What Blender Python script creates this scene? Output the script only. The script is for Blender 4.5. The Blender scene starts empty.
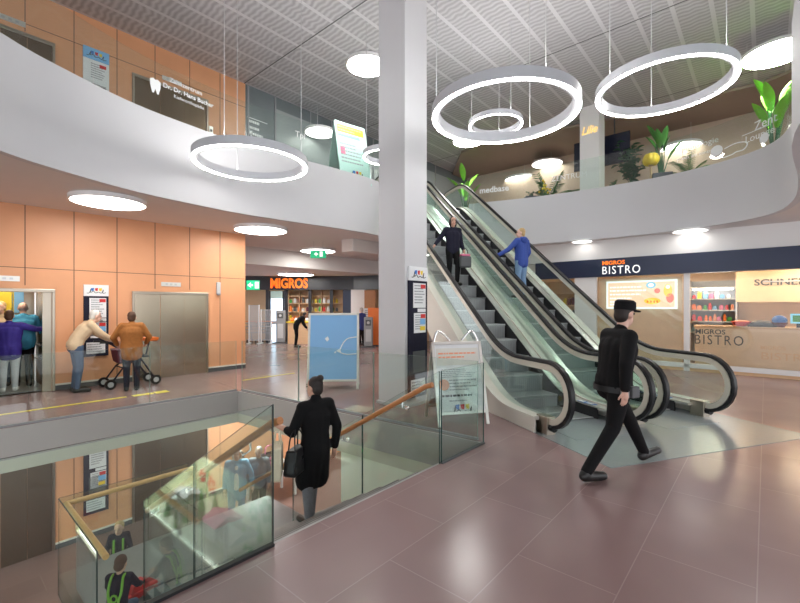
import bpy, bmesh, math, random
from mathutils import Vector, Matrix
random.seed(7)
PI = math.pi
R = math.radians
sc = bpy.context.scene
col = sc.collection

# ------------------------------------------------------------------ camera
cam_d = bpy.data.cameras.new('camera')
cam_d.sensor_width = 36.0
cam_d.lens = 36.0 * 420 / 800
cam_d.shift_y = 4.5 / 800
cam_d.clip_end = 200
cam_d.clip_start = 0.05
cam = bpy.data.objects.new('camera', cam_d)
col.objects.link(cam)
cam.location = (0, 0, 1.7)
cam.rotation_euler = (R(90), 0, 0)
sc.camera = cam

# ------------------------------------------------------------------ world, exposure
w = bpy.data.worlds.new('daylight')
sc.world = w
w.use_nodes = True
w.node_tree.nodes['Background'].inputs[0].default_value = (0.93, 0.96, 1.0, 1)
w.node_tree.nodes['Background'].inputs[1].default_value = 1.2
vs = sc.view_settings
vs.view_transform = 'Standard'
vs.look = 'None'
vs.exposure = 1.13
vs.gamma = 1.0
vs.use_curve_mapping = False
sc.cycles.max_bounces = 10
sc.cycles.diffuse_bounces = 4
sc.cycles.glossy_bounces = 4
sc.cycles.transparent_max_bounces = 24
sc.cycles.caustics_reflective = False
sc.cycles.caustics_refractive = False
sc.cycles.sample_clamp_indirect = 6

# ------------------------------------------------------------------ frames
A1 = math.atan2(.754, .657)          # lift wall direction
OX, OY = -.91, 2.99                  # corner of the stair opening
c1, s1 = math.cos(A1), math.sin(A1)
def D(a, b, z=0.0):
    return Vector((OX + a*c1 - b*s1, OY + a*s1 + b*c1, z))
AE = math.atan2(.316, .949)          # escalators
EX, EY = 1.97, 5.58
ce, se = math.cos(AE), math.sin(AE)
def E(wd, s, z=0.0):
    return Vector((EX + wd*ce - s*se, EY + wd*se + s*ce, z))
AB = A1 - PI/2                       # bistro front
BX, BY = 4.52, 13.72
cb, sb = math.cos(AB), math.sin(AB)
def B(u, y, z=0.0):
    return Vector((BX + u*cb - y*sb, BY + u*sb + y*cb, z))
WB = 8.13                            # lift wall plane (b)
def wall_a(x):                       # position along the lift wall seen at image column x
    k = (x - 400)/420
    p = D(0, WB)
    return (p.x - k*p.y)/(k*s1 - c1)
def fp(x, y, z=0.0):                 # a point of the plane at height z
    Y = 420*(1.7 - z)/(y - 306)
    return Vector(((x - 400)/420*Y, Y, z))

# ------------------------------------------------------------------ materials
MATS = {}
def mat(name, rgb, rough=.5, metal=0.0, emit=None, estr=0.0, spec=None, coat=0.0, alpha=None):
    m = bpy.data.materials.new(name)
    m.use_nodes = True
    p = m.node_tree.nodes['Principled BSDF']
    p.inputs['Base Color'].default_value = (*rgb, 1)
    p.inputs['Roughness'].default_value = rough
    p.inputs['Metallic'].default_value = metal
    if coat: p.inputs['Coat Weight'].default_value = coat
    if spec is not None: p.inputs['Specular IOR Level'].default_value = spec
    if emit:
        p.inputs['Emission Color'].default_value = (*emit, 1)
        p.inputs['Emission Strength'].default_value = estr
    MATS[name] = m
    return m
def nt(m):
    return m.node_tree.nodes, m.node_tree.links, m.node_tree.nodes['Principled BSDF']
def noisy(name, rgb, rough=.5, metal=0.0, scale=8, amt=.12, bump=0.0, stretch=(1,1,1)):
    m = mat(name, rgb, rough, metal)
    n, l, p = nt(m)
    tc = n.new('ShaderNodeTexCoord'); mp = n.new('ShaderNodeMapping')
    mp.inputs['Scale'].default_value = stretch
    no = n.new('ShaderNodeTexNoise'); no.inputs['Scale'].default_value = scale
    no.inputs['Detail'].default_value = 5
    l.new(tc.outputs['Object'], mp.inputs[0]); l.new(mp.outputs[0], no.inputs['Vector'])
    mx = n.new('ShaderNodeMix'); mx.data_type = 'RGBA'
    mx.inputs[6].default_value = (*[c*(1-amt) for c in rgb], 1)
    mx.inputs[7].default_value = (*[min(1, c*(1+amt)) for c in rgb], 1)
    l.new(no.outputs['Fac'], mx.inputs[0]); l.new(mx.outputs[2], p.inputs['Base Color'])
    if bump:
        bp = n.new('ShaderNodeBump'); bp.inputs['Strength'].default_value = bump
        bp.inputs['Distance'].default_value = .02
        l.new(no.outputs['Fac'], bp.inputs['Height']); l.new(bp.outputs[0], p.inputs['Normal'])
    return m
def glass(name, tint, ior=1.5, rough=0.0):
    m = bpy.data.materials.new(name); m.use_nodes = True
    n, l = m.node_tree.nodes, m.node_tree.links
    n.remove(n['Principled BSDF'])
    t = n.new('ShaderNodeBsdfTransparent'); t.inputs[0].default_value = (*tint, 1)
    g = n.new('ShaderNodeBsdfGlossy'); g.inputs['Roughness'].default_value = rough
    g.inputs[0].default_value = (1, 1, 1, 1)
    lw = n.new('ShaderNodeLayerWeight'); lw.inputs[0].default_value = .5
    pw = n.new('ShaderNodeMath'); pw.operation = 'POWER'; pw.inputs[1].default_value = 5.0
    f = n.new('ShaderNodeMath'); f.operation = 'MULTIPLY_ADD'
    r0 = ((ior-1)/(ior+1))**2
    f.inputs[1].default_value = 1-r0; f.inputs[2].default_value = r0
    l.new(lw.outputs['Facing'], pw.inputs[0]); l.new(pw.outputs[0], f.inputs[0])
    x = n.new('ShaderNodeMixShader')
    l.new(f.outputs[0], x.inputs[0]); l.new(t.outputs[0], x.inputs[1]); l.new(g.outputs[0], x.inputs[2])
    l.new(x.outputs[0], n['Material Output'].inputs[0])
    MATS[name] = m
    return m

def floor_mat(name, c_a, c_b, mortar, rough):
    m = mat(name, c_a, rough)
    n, l, p = nt(m)
    tc = n.new('ShaderNodeTexCoord')
    br = n.new('ShaderNodeTexBrick')
    br.inputs['Scale'].default_value = 1.0
    br.inputs['Brick Width'].default_value = 1.24
    br.inputs['Row Height'].default_value = .62
    br.inputs['Mortar Size'].default_value = .004
    br.inputs['Mortar Smooth'].default_value = .2
    br.inputs['Color1'].default_value = (*c_a, 1); br.inputs['Color2'].default_value = (*c_b, 1)
    br.inputs['Mortar'].default_value = (*mortar, 1)
    mp = n.new('ShaderNodeMapping'); mp.inputs['Location'].default_value = (.2, .13, 0)
    l.new(tc.outputs['Object'], mp.inputs[0]); l.new(mp.outputs[0], br.inputs['Vector'])
    no = n.new('ShaderNodeTexNoise'); no.inputs['Scale'].default_value = .9; no.inputs['Detail'].default_value = 2
    l.new(tc.outputs['Object'], no.inputs['Vector'])
    mx = n.new('ShaderNodeMix'); mx.data_type = 'RGBA'; mx.blend_type = 'SOFT_LIGHT'; mx.inputs[0].default_value = .35
    l.new(br.outputs['Color'], mx.inputs[6]); l.new(no.outputs['Fac'], mx.inputs[7])
    l.new(mx.outputs[2], p.inputs['Base Color'])
    mr = n.new('ShaderNodeMapRange')
    mr.inputs['To Min'].default_value = rough*.85; mr.inputs['To Max'].default_value = rough*1.2
    l.new(no.outputs['Fac'], mr.inputs['Value']); l.new(mr.outputs[0], p.inputs['Roughness'])
    return m
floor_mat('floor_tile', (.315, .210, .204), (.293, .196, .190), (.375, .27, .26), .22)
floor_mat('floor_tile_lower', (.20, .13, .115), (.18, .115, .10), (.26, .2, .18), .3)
def corr_mat():
    m = mat('ceiling_mesh', (.5, .5, .52), .5)
    n, l, p = nt(m)
    tc = n.new('ShaderNodeTexCoord'); sx = n.new('ShaderNodeSeparateXYZ')
    l.new(tc.outputs['Object'], sx.inputs[0])
    def math_(op, a, b=None, c=None):
        x = n.new('ShaderNodeMath'); x.operation = op
        for i, v in enumerate((a, b, c)):
            if v is None: continue
            if isinstance(v, (int, float)): x.inputs[i].default_value = v
            else: l.new(v, x.inputs[i])
        return x.outputs[0]
    fy = math_('FRACT', math_('MULTIPLY', sx.outputs['Y'], 1/.62))
    strip = math_('LESS_THAN', fy, .13)
    fx = math_('FRACT', math_('MULTIPLY', sx.outputs['X'], 1/4.2))
    gap = math_('LESS_THAN', fx, .008)
    wob = n.new('ShaderNodeTexNoise'); wob.inputs['Scale'].default_value = 2.5
    l.new(tc.outputs['Object'], wob.inputs['Vector'])
    ripx = math_('ADD', math_('MULTIPLY', sx.outputs['X'], 50.0), math_('MULTIPLY', wob.outputs['Fac'], 7.0))
    rip = math_('SINE', math_('ADD', ripx, math_('MULTIPLY', math_('SINE', math_('MULTIPLY', sx.outputs['Y'], 23.0)), .5)))
    r01 = math_('MULTIPLY_ADD', rip, .5, .5)
    notstrip = math_('SUBTRACT', 1.0, strip)
    v = math_('MULTIPLY', r01, notstrip)
    m1 = n.new('ShaderNodeMix'); m1.data_type = 'RGBA'
    m1.inputs[6].default_value = (.41, .41, .43, 1); m1.inputs[7].default_value = (.60, .60, .62, 1)
    l.new(v, m1.inputs[0])
    m2 = n.new('ShaderNodeMix'); m2.data_type = 'RGBA'; m2.inputs[7].default_value = (.67, .67, .69, 1)
    l.new(strip, m2.inputs[0]); l.new(m1.outputs[2], m2.inputs[6])
    m3 = n.new('ShaderNodeMix'); m3.data_type = 'RGBA'; m3.inputs[7].default_value = (.12, .12, .13, 1)
    l.new(gap, m3.inputs[0]); l.new(m2.outputs[2], m3.inputs[6])
    l.new(m3.outputs[2], p.inputs['Base Color'])
    bp = n.new('ShaderNodeBump'); bp.inputs['Strength'].default_value = .4; bp.inputs['Distance'].default_value = .02
    l.new(math_('ADD', v, math_('MULTIPLY', strip, 1.3)), bp.inputs['Height']); l.new(bp.outputs[0], p.inputs['Normal'])
corr_mat()
noisy('orange_panel', (.76, .37, .19), .42, scale=3, amt=.05)
mat('groove', (.16, .09, .06), .8)
noisy('white_wall', (.80, .79, .78), .6, scale=2, amt=.02)
noisy('fascia_white', (.60, .60, .62), .55, scale=1.5, amt=.02)
noisy('soffit', (.72, .69, .67), .7, scale=2, amt=.03)
noisy('beige_ceiling', (.36, .29, .24), .6, scale=3, amt=.05)
noisy('beige_wall', (.55, .43, .33), .6, scale=3, amt=.08)
noisy('warm_wood', (.72, .48, .28), .5, scale=5, amt=.1, stretch=(1, 1, 8))
noisy('pale_wood', (.84, .63, .42), .5, scale=5, amt=.08, stretch=(1, 8, 1))
noisy('rail_wood', (.46, .19, .065), .35, scale=14, amt=.25, stretch=(1, 1, 5))
noisy('rail_wood_pale', (.74, .45, .17), .35, scale=14, amt=.2, stretch=(1, 1, 5))
noisy('steel', (.44, .38, .31), .28, 1.0, scale=30, amt=.08, stretch=(12, 1, 1))
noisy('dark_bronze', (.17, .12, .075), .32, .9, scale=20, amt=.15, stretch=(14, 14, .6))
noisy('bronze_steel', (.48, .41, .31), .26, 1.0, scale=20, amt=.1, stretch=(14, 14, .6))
mat('chrome', (.8, .8, .8), .15, 1.0)
mat('satin_alu', (.74, .72, .68), .35, .9)
mat('guide_cream', (.72, .68, .58), .35, .3)
noisy('deck_cream', (.74, .70, .62), .38, scale=4, amt=.04)
mat('black_rubber', (.012, .012, .013), .35)
mat('black_plastic', (.02, .02, .022), .5)
mat('dark_grey', (.09, .095, .10), .5)
mat('mid_grey', (.30, .31, .32), .5)
mat('light_grey', (.55, .56, .57), .5)
mat('fascia_grey', (.40, .385, .37), .45)
mat('fascia_cream', (.62, .61, .50), .5)
noisy('stone_step', (.42, .38, .34), .5, scale=6, amt=.1)
noisy('landing_stone', (.28, .27, .26), .3, scale=6, amt=.1)
noisy('cream_wall', (.86, .88, .74), .6, scale=2, amt=.03)
noisy('plate_steel', (.36, .40, .42), .24, .45, scale=9, amt=.12, stretch=(1, 12, 1))
noisy('step_metal', (.30, .32, .32), .4, .4, scale=6, amt=.08)
mat('step_riser', (.36, .37, .37), .45, .3)
mat('navy', (.012, .020, .060), .28)
mat('charcoal_sign', (.030, .034, .045), .3)
mat('sign_orange', (1.0, .22, .02), .5, emit=(1.0, .20, .02), estr=.35)
mat('sign_white', (.9, .9, .9), .5, emit=(1, 1, 1), estr=.35)
mat('white', (.85, .85, .85), .45)
mat('off_white', (.76, .74, .68), .5)
mat('paper', (.82, .83, .84), .6)
mat('decal_white', (.85, .87, .87), .6)
mat('decal_grey', (.10, .095, .09), .6)
mat('ink', (.05, .05, .06), .6)
mat('ink_grey', (.35, .36, .38), .6)
mat('red', (.65, .03, .03), .5)
mat('orange', (.95, .23, .04), .45)
mat('salmon', (.90, .36, .20), .5)
mat('yellow', (.85, .62, .04), .5)
mat('tactile', (.88, .74, .10), .5)
mat('green', (.07, .38, .08), .5)
mat('exit_green', (.0, .42, .18), .5, emit=(.0, .7, .3), estr=.2)
mat('exit_white', (.9, .95, .9), .5, emit=(.9, 1, .9), estr=.3)
mat('blue', (.04, .18, .55), .5)
mat('sky_blue', (.22, .50, .82), .5)
mat('board_blue', (.23, .47, .78), .35)
mat('mint', (.55, .76, .72), .5)
mat('pink', (.80, .20, .35), .6)
mat('gold', (.75, .50, .15), .4, .3, emit=(1, .65, .2), estr=.5)
mat('lamp', (1, 1, 1), .5, emit=(1.0, .97, .92), estr=9)
mat('lamp_up', (1, 1, 1), .5, emit=(1.0, .98, .95), estr=22)
mat('lamp_soft', (1, 1, 1), .5, emit=(1.0, .97, .92), estr=2.2)
mat('ring_ceiling_fill', (1, 1, 1), .5, emit=(1.0, .98, .95), estr=20)  # glow for the strips added on the ring tops
mat('lamp_ring', (1, 1, 1), .5, emit=(1.0, .98, .95), estr=12)
mat('lamp_warm', (1, 1, 1), .5, emit=(1.0, .80, .55), estr=42)
mat('lamp_board', (.78, .80, .55), .6)
mat('case_fill_glow', (.60, .60, .60), .5, emit=(1.0, .97, .85), estr=1.5)  # glow for the strip added inside the showcase
mat('screen_glow', (.8, .7, .5), .4, emit=(.75, .52, .34), estr=.45)
mat('screen_frame', (.8, .85, .85), .4, emit=(.7, .9, .9), estr=.45)
mat('screen_white', (.8, .8, .8), .4, emit=(.9, .9, .9), estr=.5)
mat('screen_blue', (.2, .6, .8), .4, emit=(.3, .7, .85), estr=.25)
mat('screen_yellow', (.9, .7, .1), .4, emit=(1, .7, .08), estr=.3)
mat('screen_red', (.8, .2, .15), .4, emit=(.9, .22, .15), estr=.3)
mat('daylight_glass', (.6, .75, .9), .3, emit=(.62, .80, 1.0), estr=1.1)
mat('screen_dark', (.010, .013, .03), .25)
noisy('grey_glass', (.19, .22, .23), .2, scale=1.2, amt=.25)
noisy('mint_glass_wall', (.36, .40, .40), .25, scale=1.2, amt=.12)
glass('guard_glass', (.93, .97, .95), 1.45)
glass('stair_glass', (.87, .93, .91), 1.6)
glass('escalator_glass', (.88, .95, .92), 1.5)
glass('shop_glass', (.97, .97, .96), 1.4)
mat('glass_edge', (.01, .055, .05), .15)
mat('glass_edge_pale', (.30, .42, .38), .15)
noisy('leaf', (.06, .22, .04), .45, scale=6, amt=.35)
noisy('leaf_bright', (.20, .55, .05), .4, scale=6, amt=.25)
noisy('leaf_dark', (.03, .12, .05), .5, scale=6, amt=.3)
mat('planter', (.08, .09, .11), .6)
mat('planter_wood', (.55, .38, .22), .6)
mat('skin', (.62, .36, .26), .5)
mat('skin_pale', (.72, .45, .35), .5)
mat('eye', (.02, .015, .01), .3)
mat('lip', (.45, .16, .14), .5)
mat('hair_dark', (.018, .012, .010), .6)
mat('hair_brown', (.09, .04, .02), .6)
mat('hair_white', (.75, .73, .68), .7)
mat('hair_blond', (.50, .34, .15), .6)
mat('hair_grey', (.42, .40, .38), .7)
noisy('cloth_black', (.005, .005, .006), .8, scale=40, amt=.3)
noisy('cloth_navy', (.016, .016, .032), .8, scale=40, amt=.3)
noisy('cloth_blue', (.03, .07, .32), .75, scale=30, amt=.2)
noisy('cloth_purple', (.035, .02, .24), .75, scale=30, amt=.2)
noisy('cloth_sky', (.08, .42, .66), .75, scale=30, amt=.15)
noisy('cloth_pale_blue', (.25, .46, .66), .75, scale=30, amt=.15)
noisy('cloth_beige', (.74, .56, .36), .85, scale=30, amt=.1)
noisy('cloth_rust', (.36, .13, .025), .8, scale=25, amt=.3)
noisy('denim', (.07, .115, .20), .8, scale=40, amt=.25)
noisy('denim_light', (.20, .33, .52), .8, scale=40, amt=.2)
noisy('cloth_grey', (.20, .21, .24), .8, scale=40, amt=.2)
noisy('cloth_stone', (.62, .64, .66), .8, scale=40, amt=.1)
noisy('cloth_green', (.22, .50, .05), .7, scale=40, amt=.2)
mat('shoe_black', (.012, .012, .012), .35)
mat('shoe_white', (.75, .75, .72), .5)
noisy('leather_black', (.015, .015, .017), .35, scale=40, amt=.2)
noisy('canvas', (.70, .64, .48), .8, scale=30, amt=.1)
mat('maroon', (.14, .02, .04), .7)

for k_ in ('cloth_black', 'cloth_navy', 'black_rubber', 'leather_black', 'black_plastic'):
    MATS[k_].node_tree.nodes['Principled BSDF'].inputs['Specular IOR Level'].default_value = .22 if 'cloth' in k_ else .35

# ------------------------------------------------------------------ mesh builder
class MB:
    def __init__(s):
        s.v, s.f, s.m = [], [], []
    def add(s, vs_, fs, mi=0):
        o = len(s.v)
        s.v += [tuple(p) for p in vs_]
        for f in fs:
            s.f.append([i + o for i in f]); s.m.append(mi)
        return s
    def box(s, lo, hi, mi=0, side=None):
        (x0, y0, z0), (x1, y1, z1) = lo, hi
        o = len(s.v)
        s.v += [(x0,y0,z0),(x1,y0,z0),(x1,y1,z0),(x0,y1,z0),(x0,y0,z1),(x1,y0,z1),(x1,y1,z1),(x0,y1,z1)]
        for f in ((3,2,1,0),(4,5,6,7),(0,1,5,4),(1,2,6,5),(2,3,7,6),(3,0,4,7)):
            s.f.append([i+o for i in f]); s.m.append(mi)
        return s
    def prism(s, poly, n, h, mi=0, mi_side=None):   # poly: 3D points, extruded along vector n*h
        k = len(poly); o = len(s.v); n = Vector(n)*h
        s.v += [tuple(p) for p in poly] + [tuple(Vector(p)+n) for p in poly]
        ms = mi if mi_side is None else mi_side
        s.f.append([o+i for i in reversed(range(k))]); s.m.append(mi)
        s.f.append([o+k+i for i in range(k)]); s.m.append(mi)
        for i in range(k):
            j = (i+1) % k
            s.f.append([o+i, o+j, o+k+j, o+k+i]); s.m.append(ms)
        return s
    def rings(s, rs, closed=False, caps=True, mi=0):
        n = len(rs[0]); o = len(s.v)
        for r in rs: s.v += [tuple(p) for p in r]
        K = len(rs)
        for i in range(K if closed else K-1):
            a = o + i*n; b = o + ((i+1) % K)*n
            for j in range(n):
                jj = (j+1) % n
                s.f.append([a+j, a+jj, b+jj, b+j]); s.m.append(mi)
        if caps and not closed:
            s.f.append([o+j for j in reversed(range(n))]); s.m.append(mi)
            s.f.append([o+(K-1)*n+j for j in range(n)]); s.m.append(mi)
        return s
    def cyl(s, p0, p1, r0, r1=None, n=14, mi=0):
        r1 = r0 if r1 is None else r1
        return s.tube([p0, p1], [r0, r1], n, mi=mi)
    def tube(s, pts, r, n=10, closed=False, mi=0):
        pts = [Vector(p) for p in pts]; K = len(pts)
        rr = r if isinstance(r, (list, tuple)) else [r]*K
        rs = []; up = None
        for i, p in enumerate(pts):
            a = pts[(i-1) % K] if (closed or i > 0) else p
            b = pts[(i+1) % K] if (closed or i < K-1) else p
            t = (b-a)
            if t.length < 1e-9: t = Vector((0,0,1))
            t.normalize()
            if up is None:
                up = Vector((0,0,1)) if abs(t.z) < .9 else Vector((1,0,0))
            side = t.cross(up)
            if side.length < 1e-6: side = t.cross(Vector((0,1,0)))
            side.normalize(); up = side.cross(t).normalized()
            rs.append([p + (side*math.cos(2*PI*j/n) + up*math.sin(2*PI*j/n))*rr[i] for j in range(n)])
        return s.rings(rs, closed, True, mi)
    def sweep(s, pts, prof, side, closed=False, mi=0):   # profile (side, normal) along a path; side vector fixed
        pts = [Vector(p) for p in pts]; K = len(pts); side = Vector(side).normalized(); rs = []
        for i, p in enumerate(pts):
            a = pts[(i-1) % K] if (closed or i > 0) else p
            b = pts[(i+1) % K] if (closed or i < K-1) else p
            t = (b-a).normalized(); n = side.cross(t).normalized()
            rs.append([p + side*x + n*y for x, y in prof])
        return s.rings(rs, closed, True, mi)
    def lathe(s, prof, c=(0,0,0), n=32, mi=0, closed=False):
        rs = [[(c[0]+r*math.cos(2*PI*j/n), c[1]+r*math.sin(2*PI*j/n), c[2]+z) for j in range(n)] for r, z in prof]
        return s.rings(rs, closed, True, mi)
    def ell(s, c, r, n=14, k=8, mi=0, basis=None):
        if not isinstance(r, (tuple, list)): r = (r, r, r)
        bs = basis or Matrix.Identity(3); rs = []; c = Vector(c)
        for i in range(k+1):
            th = PI*max(.012, min(.988, i/k))
            rs.append([c + bs @ Vector((r[0]*math.sin(th)*math.cos(2*PI*j/n), r[1]*math.sin(th)*math.sin(2*PI*j/n), -r[2]*math.cos(th))) for j in range(n)])
        return s.rings(rs, False, True, mi)
    def cap(s, p0, p1, r0, r1, n=12, mi=0):              # tapered capsule
        p0, p1 = Vector(p0), Vector(p1); t = (p1-p0)
        L = max(t.length, 1e-6); t = t/L
        pts, rr = [], []
        for q in (80, 55, 30, 0):
            pts.append(p0 - t*r0*math.sin(R(q))); rr.append(r0*math.cos(R(q)))
        for q in (0, 30, 55, 80):
            pts.append(p1 + t*r1*math.sin(R(q))); rr.append(r1*math.cos(R(q)))
        return s.tube(pts, rr, n, mi=mi)
    def quad(s, a, b, c, d, mi=0):
        return s.add([a, b, c, d], [(0,1,2,3)], mi)
    def mesh(s, name, mats, smooth=None):
        me = bpy.data.meshes.new(name)
        me.from_pydata(s.v, [], s.f)
        for m in mats: me.materials.append(MATS[m] if isinstance(m, str) else m)
        me.polygons.foreach_set('material_index', s.m)
        bm = bmesh.new(); bm.from_mesh(me)
        bmesh.ops.recalc_face_normals(bm, faces=bm.faces); bm.to_mesh(me); bm.free()
        if smooth:
            me.polygons.foreach_set('use_smooth', [True]*len(me.polygons))
            me.set_sharp_from_angle(angle=R(smooth))
        me.update()
        return me
    def build(s, name, mats, parent=None, loc=None, rot=None, smooth=None, bevel=0.0):
        if isinstance(mats, str): mats = [mats]
        o = bpy.data.objects.new(name, s.mesh(name, mats, smooth))
        col.objects.link(o)
        if parent: o.parent = parent
        if loc is not None: o.location = loc
        if rot is not None: o.rotation_euler = rot if isinstance(rot, (tuple, list)) else (0, 0, rot)
        if bevel:
            b = o.modifiers.new('edge', 'BEVEL'); b.width = bevel; b.segments = 2; b.limit_method = 'ANGLE'
        return o

def tag(o, label, cat, group=None, kind=None):
    o['label'] = label; o['category'] = cat
    if group: o['group'] = group
    if kind: o['kind'] = kind
    return o
def structure(o, label=None):
    o['kind'] = 'structure'
    if label: o['label'] = label
    return o
def thing(name, label, cat, loc=(0,0,0), rot=0.0, group=None):
    o = bpy.data.objects.new(name, None); col.objects.link(o)
    o.empty_display_size = .1
    o.location = loc; o.rotation_euler = (0, 0, rot)
    return tag(o, label, cat, group)
def copy_tree(o, parent=None):
    c = o.copy(); col.objects.link(c)
    if parent: c.parent = parent
    for ch in list(o.children): copy_tree(ch, c)
    return c
def text(name, body, size, m, parent=None, loc=(0,0,0), rot=(PI/2,0,0), align='LEFT', ext=.004, bold=0.0, width=None, shear=0.0, label=None, space=1.0):
    cu = bpy.data.curves.new(name, 'FONT'); cu.body = body; cu.size = size; cu.extrude = ext
    cu.align_x = align; cu.offset = bold*size; cu.shear = shear; cu.space_character = space; cu.resolution_u = 3
    t = bpy.data.objects.new(name, cu); col.objects.link(t)
    dg = bpy.context.evaluated_depsgraph_get()
    me = bpy.data.meshes.new_from_object(t.evaluated_get(dg))
    bpy.data.objects.remove(t); bpy.data.curves.remove(cu)
    if width:
        xs = [v.co.x for v in me.vertices]; k = width/(max(xs)-min(xs))
        for v in me.vertices: v.co.x *= k
    me.materials.clear(); me.materials.append(MATS[m])
    o = bpy.data.objects.new(name, me); col.objects.link(o)
    if parent: o.parent = parent
    o.location = loc; o.rotation_euler = rot
    if label: o['label'] = label
    return o
def remesh(mb, vox, smooth=5):
    me = mb.mesh('tmp', [])
    o = bpy.data.objects.new('tmp', me); col.objects.link(o)
    r = o.modifiers.new('r', 'REMESH'); r.mode = 'VOXEL'; r.voxel_size = vox; r.use_smooth_shade = True
    if smooth:
        q = o.modifiers.new('s', 'SMOOTH'); q.factor = .5; q.iterations = smooth
    dg = bpy.context.evaluated_depsgraph_get()
    out = bpy.data.meshes.new_from_object(o.evaluated_get(dg))
    bpy.data.objects.remove(o); bpy.data.meshes.remove(me)
    out.polygons.foreach_set('use_smooth', [True]*len(out.polygons))
    return out
def mesh_obj(name, me, mats, parent):
    me.materials.clear()
    for m in mats: me.materials.append(MATS[m])
    me.name = name
    o = bpy.data.objects.new(name, me); col.objects.link(o); o.parent = parent
    return o
def catmull(pts, n=6, closed=False):
    pts = [Vector(p) for p in pts]; K = len(pts); out = []
    for i in range(K if closed else K-1):
        g = lambda j: pts[j % K] if closed else pts[max(0, min(K-1, j))]
        p0, p1, p2, p3 = g(i-1), g(i), g(i+1), g(i+2)
        for k in range(n):
            t = k/n
            out.append(.5*((2*p1) + (p2-p0)*t + (2*p0-5*p1+4*p2-p3)*t*t + (3*p1-p0-3*p2+p3)*t**3))
    if not closed: out.append(pts[-1])
    return out
# ================================================================== THE BUILDING
ZU, ZS, ZC, ZL = 4.9, 3.65, 7.8, -3.2       # upper floor, soffit, upper ceiling, lower floor
FEND = 4.25                                  # end of the lift wall
OPEN = [(-7.0, 0.0), (2.97, 0.0), (2.57, 5.33), (-7.0, 5.33)]   # stair opening in the floor (a, b)

# main floor with the stair opening, local frame = lift wall frame
f = MB()
Q = lambda pts, z, mi=0: f.add([(a, b, z) for a, b in pts], [tuple(range(len(pts)))], mi)
OUT = [(-11, -9), (24, -9), (24, 22), (-11, 22)]
for z, mi in ((0.0, 0), (-.6, 1)):
    Q([OUT[0], OUT[1], (24, 0), OPEN[1], OPEN[0], (-11, 0)], z, mi)
    Q([OPEN[1], (24, 0), (24, 5.33), OPEN[2]], z, mi)
    Q([(-11, 0), OPEN[0], OPEN[3], (-11, 5.33)], z, mi)
    Q([(-11, 5.33), OPEN[3], OPEN[2], (24, 5.33), OUT[2], OUT[3]], z, mi)
for i in range(4):
    (a0, b0), (a1, b1) = OPEN[i], OPEN[(i+1) % 4]
    f.quad((a0, b0, 0), (a1, b1, 0), (a1, b1, -.6), (a0, b0, -.6), 2)
o = f.build('floor', ['floor_tile', 'white_wall', 'fascia_grey'], loc=(OX, OY, 0), rot=A1)
structure(o)
# slab edge cladding round the opening
def strip_along(p, q, z0, z1, th, mb, mi):
    p = Vector((*p, 0)); q = Vector((*q, 0)); d = (q-p).normalized(); n = Vector((-d.y, d.x, 0))
    mb.prism([p + Vector((0,0,z0)), q + Vector((0,0,z0)), q + Vector((0,0,z1)), p + Vector((0,0,z1))], n, th, mi)
t = MB()
for i in range(4):
    strip_along(OPEN[i], OPEN[(i+1) % 4], -.44, -.002, .03, t, 0)
    strip_along(OPEN[i], OPEN[(i+1) % 4], -.62, -.44, .015, t, 1)
structure(t.build('trim_1', ['fascia_grey', 'fascia_cream'], loc=(OX, OY, 0), rot=A1))

# lower floor
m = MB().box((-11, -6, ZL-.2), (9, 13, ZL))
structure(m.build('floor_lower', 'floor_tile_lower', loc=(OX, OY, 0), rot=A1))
# cream wall under the slab edge at the end of the stairwell, dark far wall of the lower storey
m = MB()
pA = Vector((2.99, -.3, 0)); pC = Vector((2.785, 2.47, 0)); n = Vector((1, .075, 0)).normalized()
m.prism([pA + Vector((0,0,ZL)), pC + Vector((0,0,ZL)), pC + Vector((0,0,-.6)), pA + Vector((0,0,-.6))], n, .2)
structure(m.build('wall_lower_end', 'cream_wall', loc=(OX, OY, 0), rot=A1))
m = MB().box((FEND, WB+.02, ZL), (9, WB+.2, -.6))
structure(m.build('wall_lower_back', 'orange_panel', loc=(OX, OY, 0), rot=A1))

# lift wall, three storeys, with one open lift on the main floor
hA0, hA1, hZ = wall_a(-32), wall_a(52), 2.02
m = MB(); th = .22
m.box((-9, WB, ZL), (FEND, WB+th, 0)); m.box((-9, WB, 0), (hA0, WB+th, hZ)); m.box((hA1, WB, 0), (FEND, WB+th, hZ))
m.box((-9, WB, hZ), (FEND, WB+th, ZC)); m.box((FEND-.25, WB+th, ZL), (FEND, WB+3, ZC))
seams = [wall_a(x) for x in (25, 74, 117, 155, 189.7, 220)]
sa = seams[:]; step = seams[1]-seams[0]
k = seams[0]
while k > -7: k -= step; sa.append(k)
doorsA = [(wall_a(-32), wall_a(55)), (wall_a(132), wall_a(208))]
e = .003
for s_ in sa:
    for z0, z1 in ((-3.0, -.7), (.0, ZS), (ZU, ZC)):
        hit = any(a0-.01 < s_ < a1+.01 for a0, a1 in doorsA)
        zz = z0 + (2.1 if hit else 0)
        if zz < z1: m.box((s_-.007, WB-e, zz), (s_+.007, WB, z1), 1)
for z in (2.44, ZU+2.25):
    m.box((-9, WB-e, z-.006), (FEND, WB, z+.006), 1)
structure(m.build('wall_left', ['orange_panel', 'groove'], loc=(OX, OY, 0), rot=A1))
m = MB()
edges = [-9, doorsA[0][0], doorsA[0][1], doorsA[1][0], doorsA[1][1], FEND]
for zf in (0, ZL):
    for i in (0, 2, 4):
        m.box((edges[i], WB-.012, zf), (edges[i+1], WB, zf+.10), 0)
        m.box((edges[i], WB-.02, zf+.10), (edges[i+1], WB, zf+.135), 1)
structure(m.build('baseboard_left', ['dark_grey', 'off_white'], loc=(OX, OY, 0), rot=A1))

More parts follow.
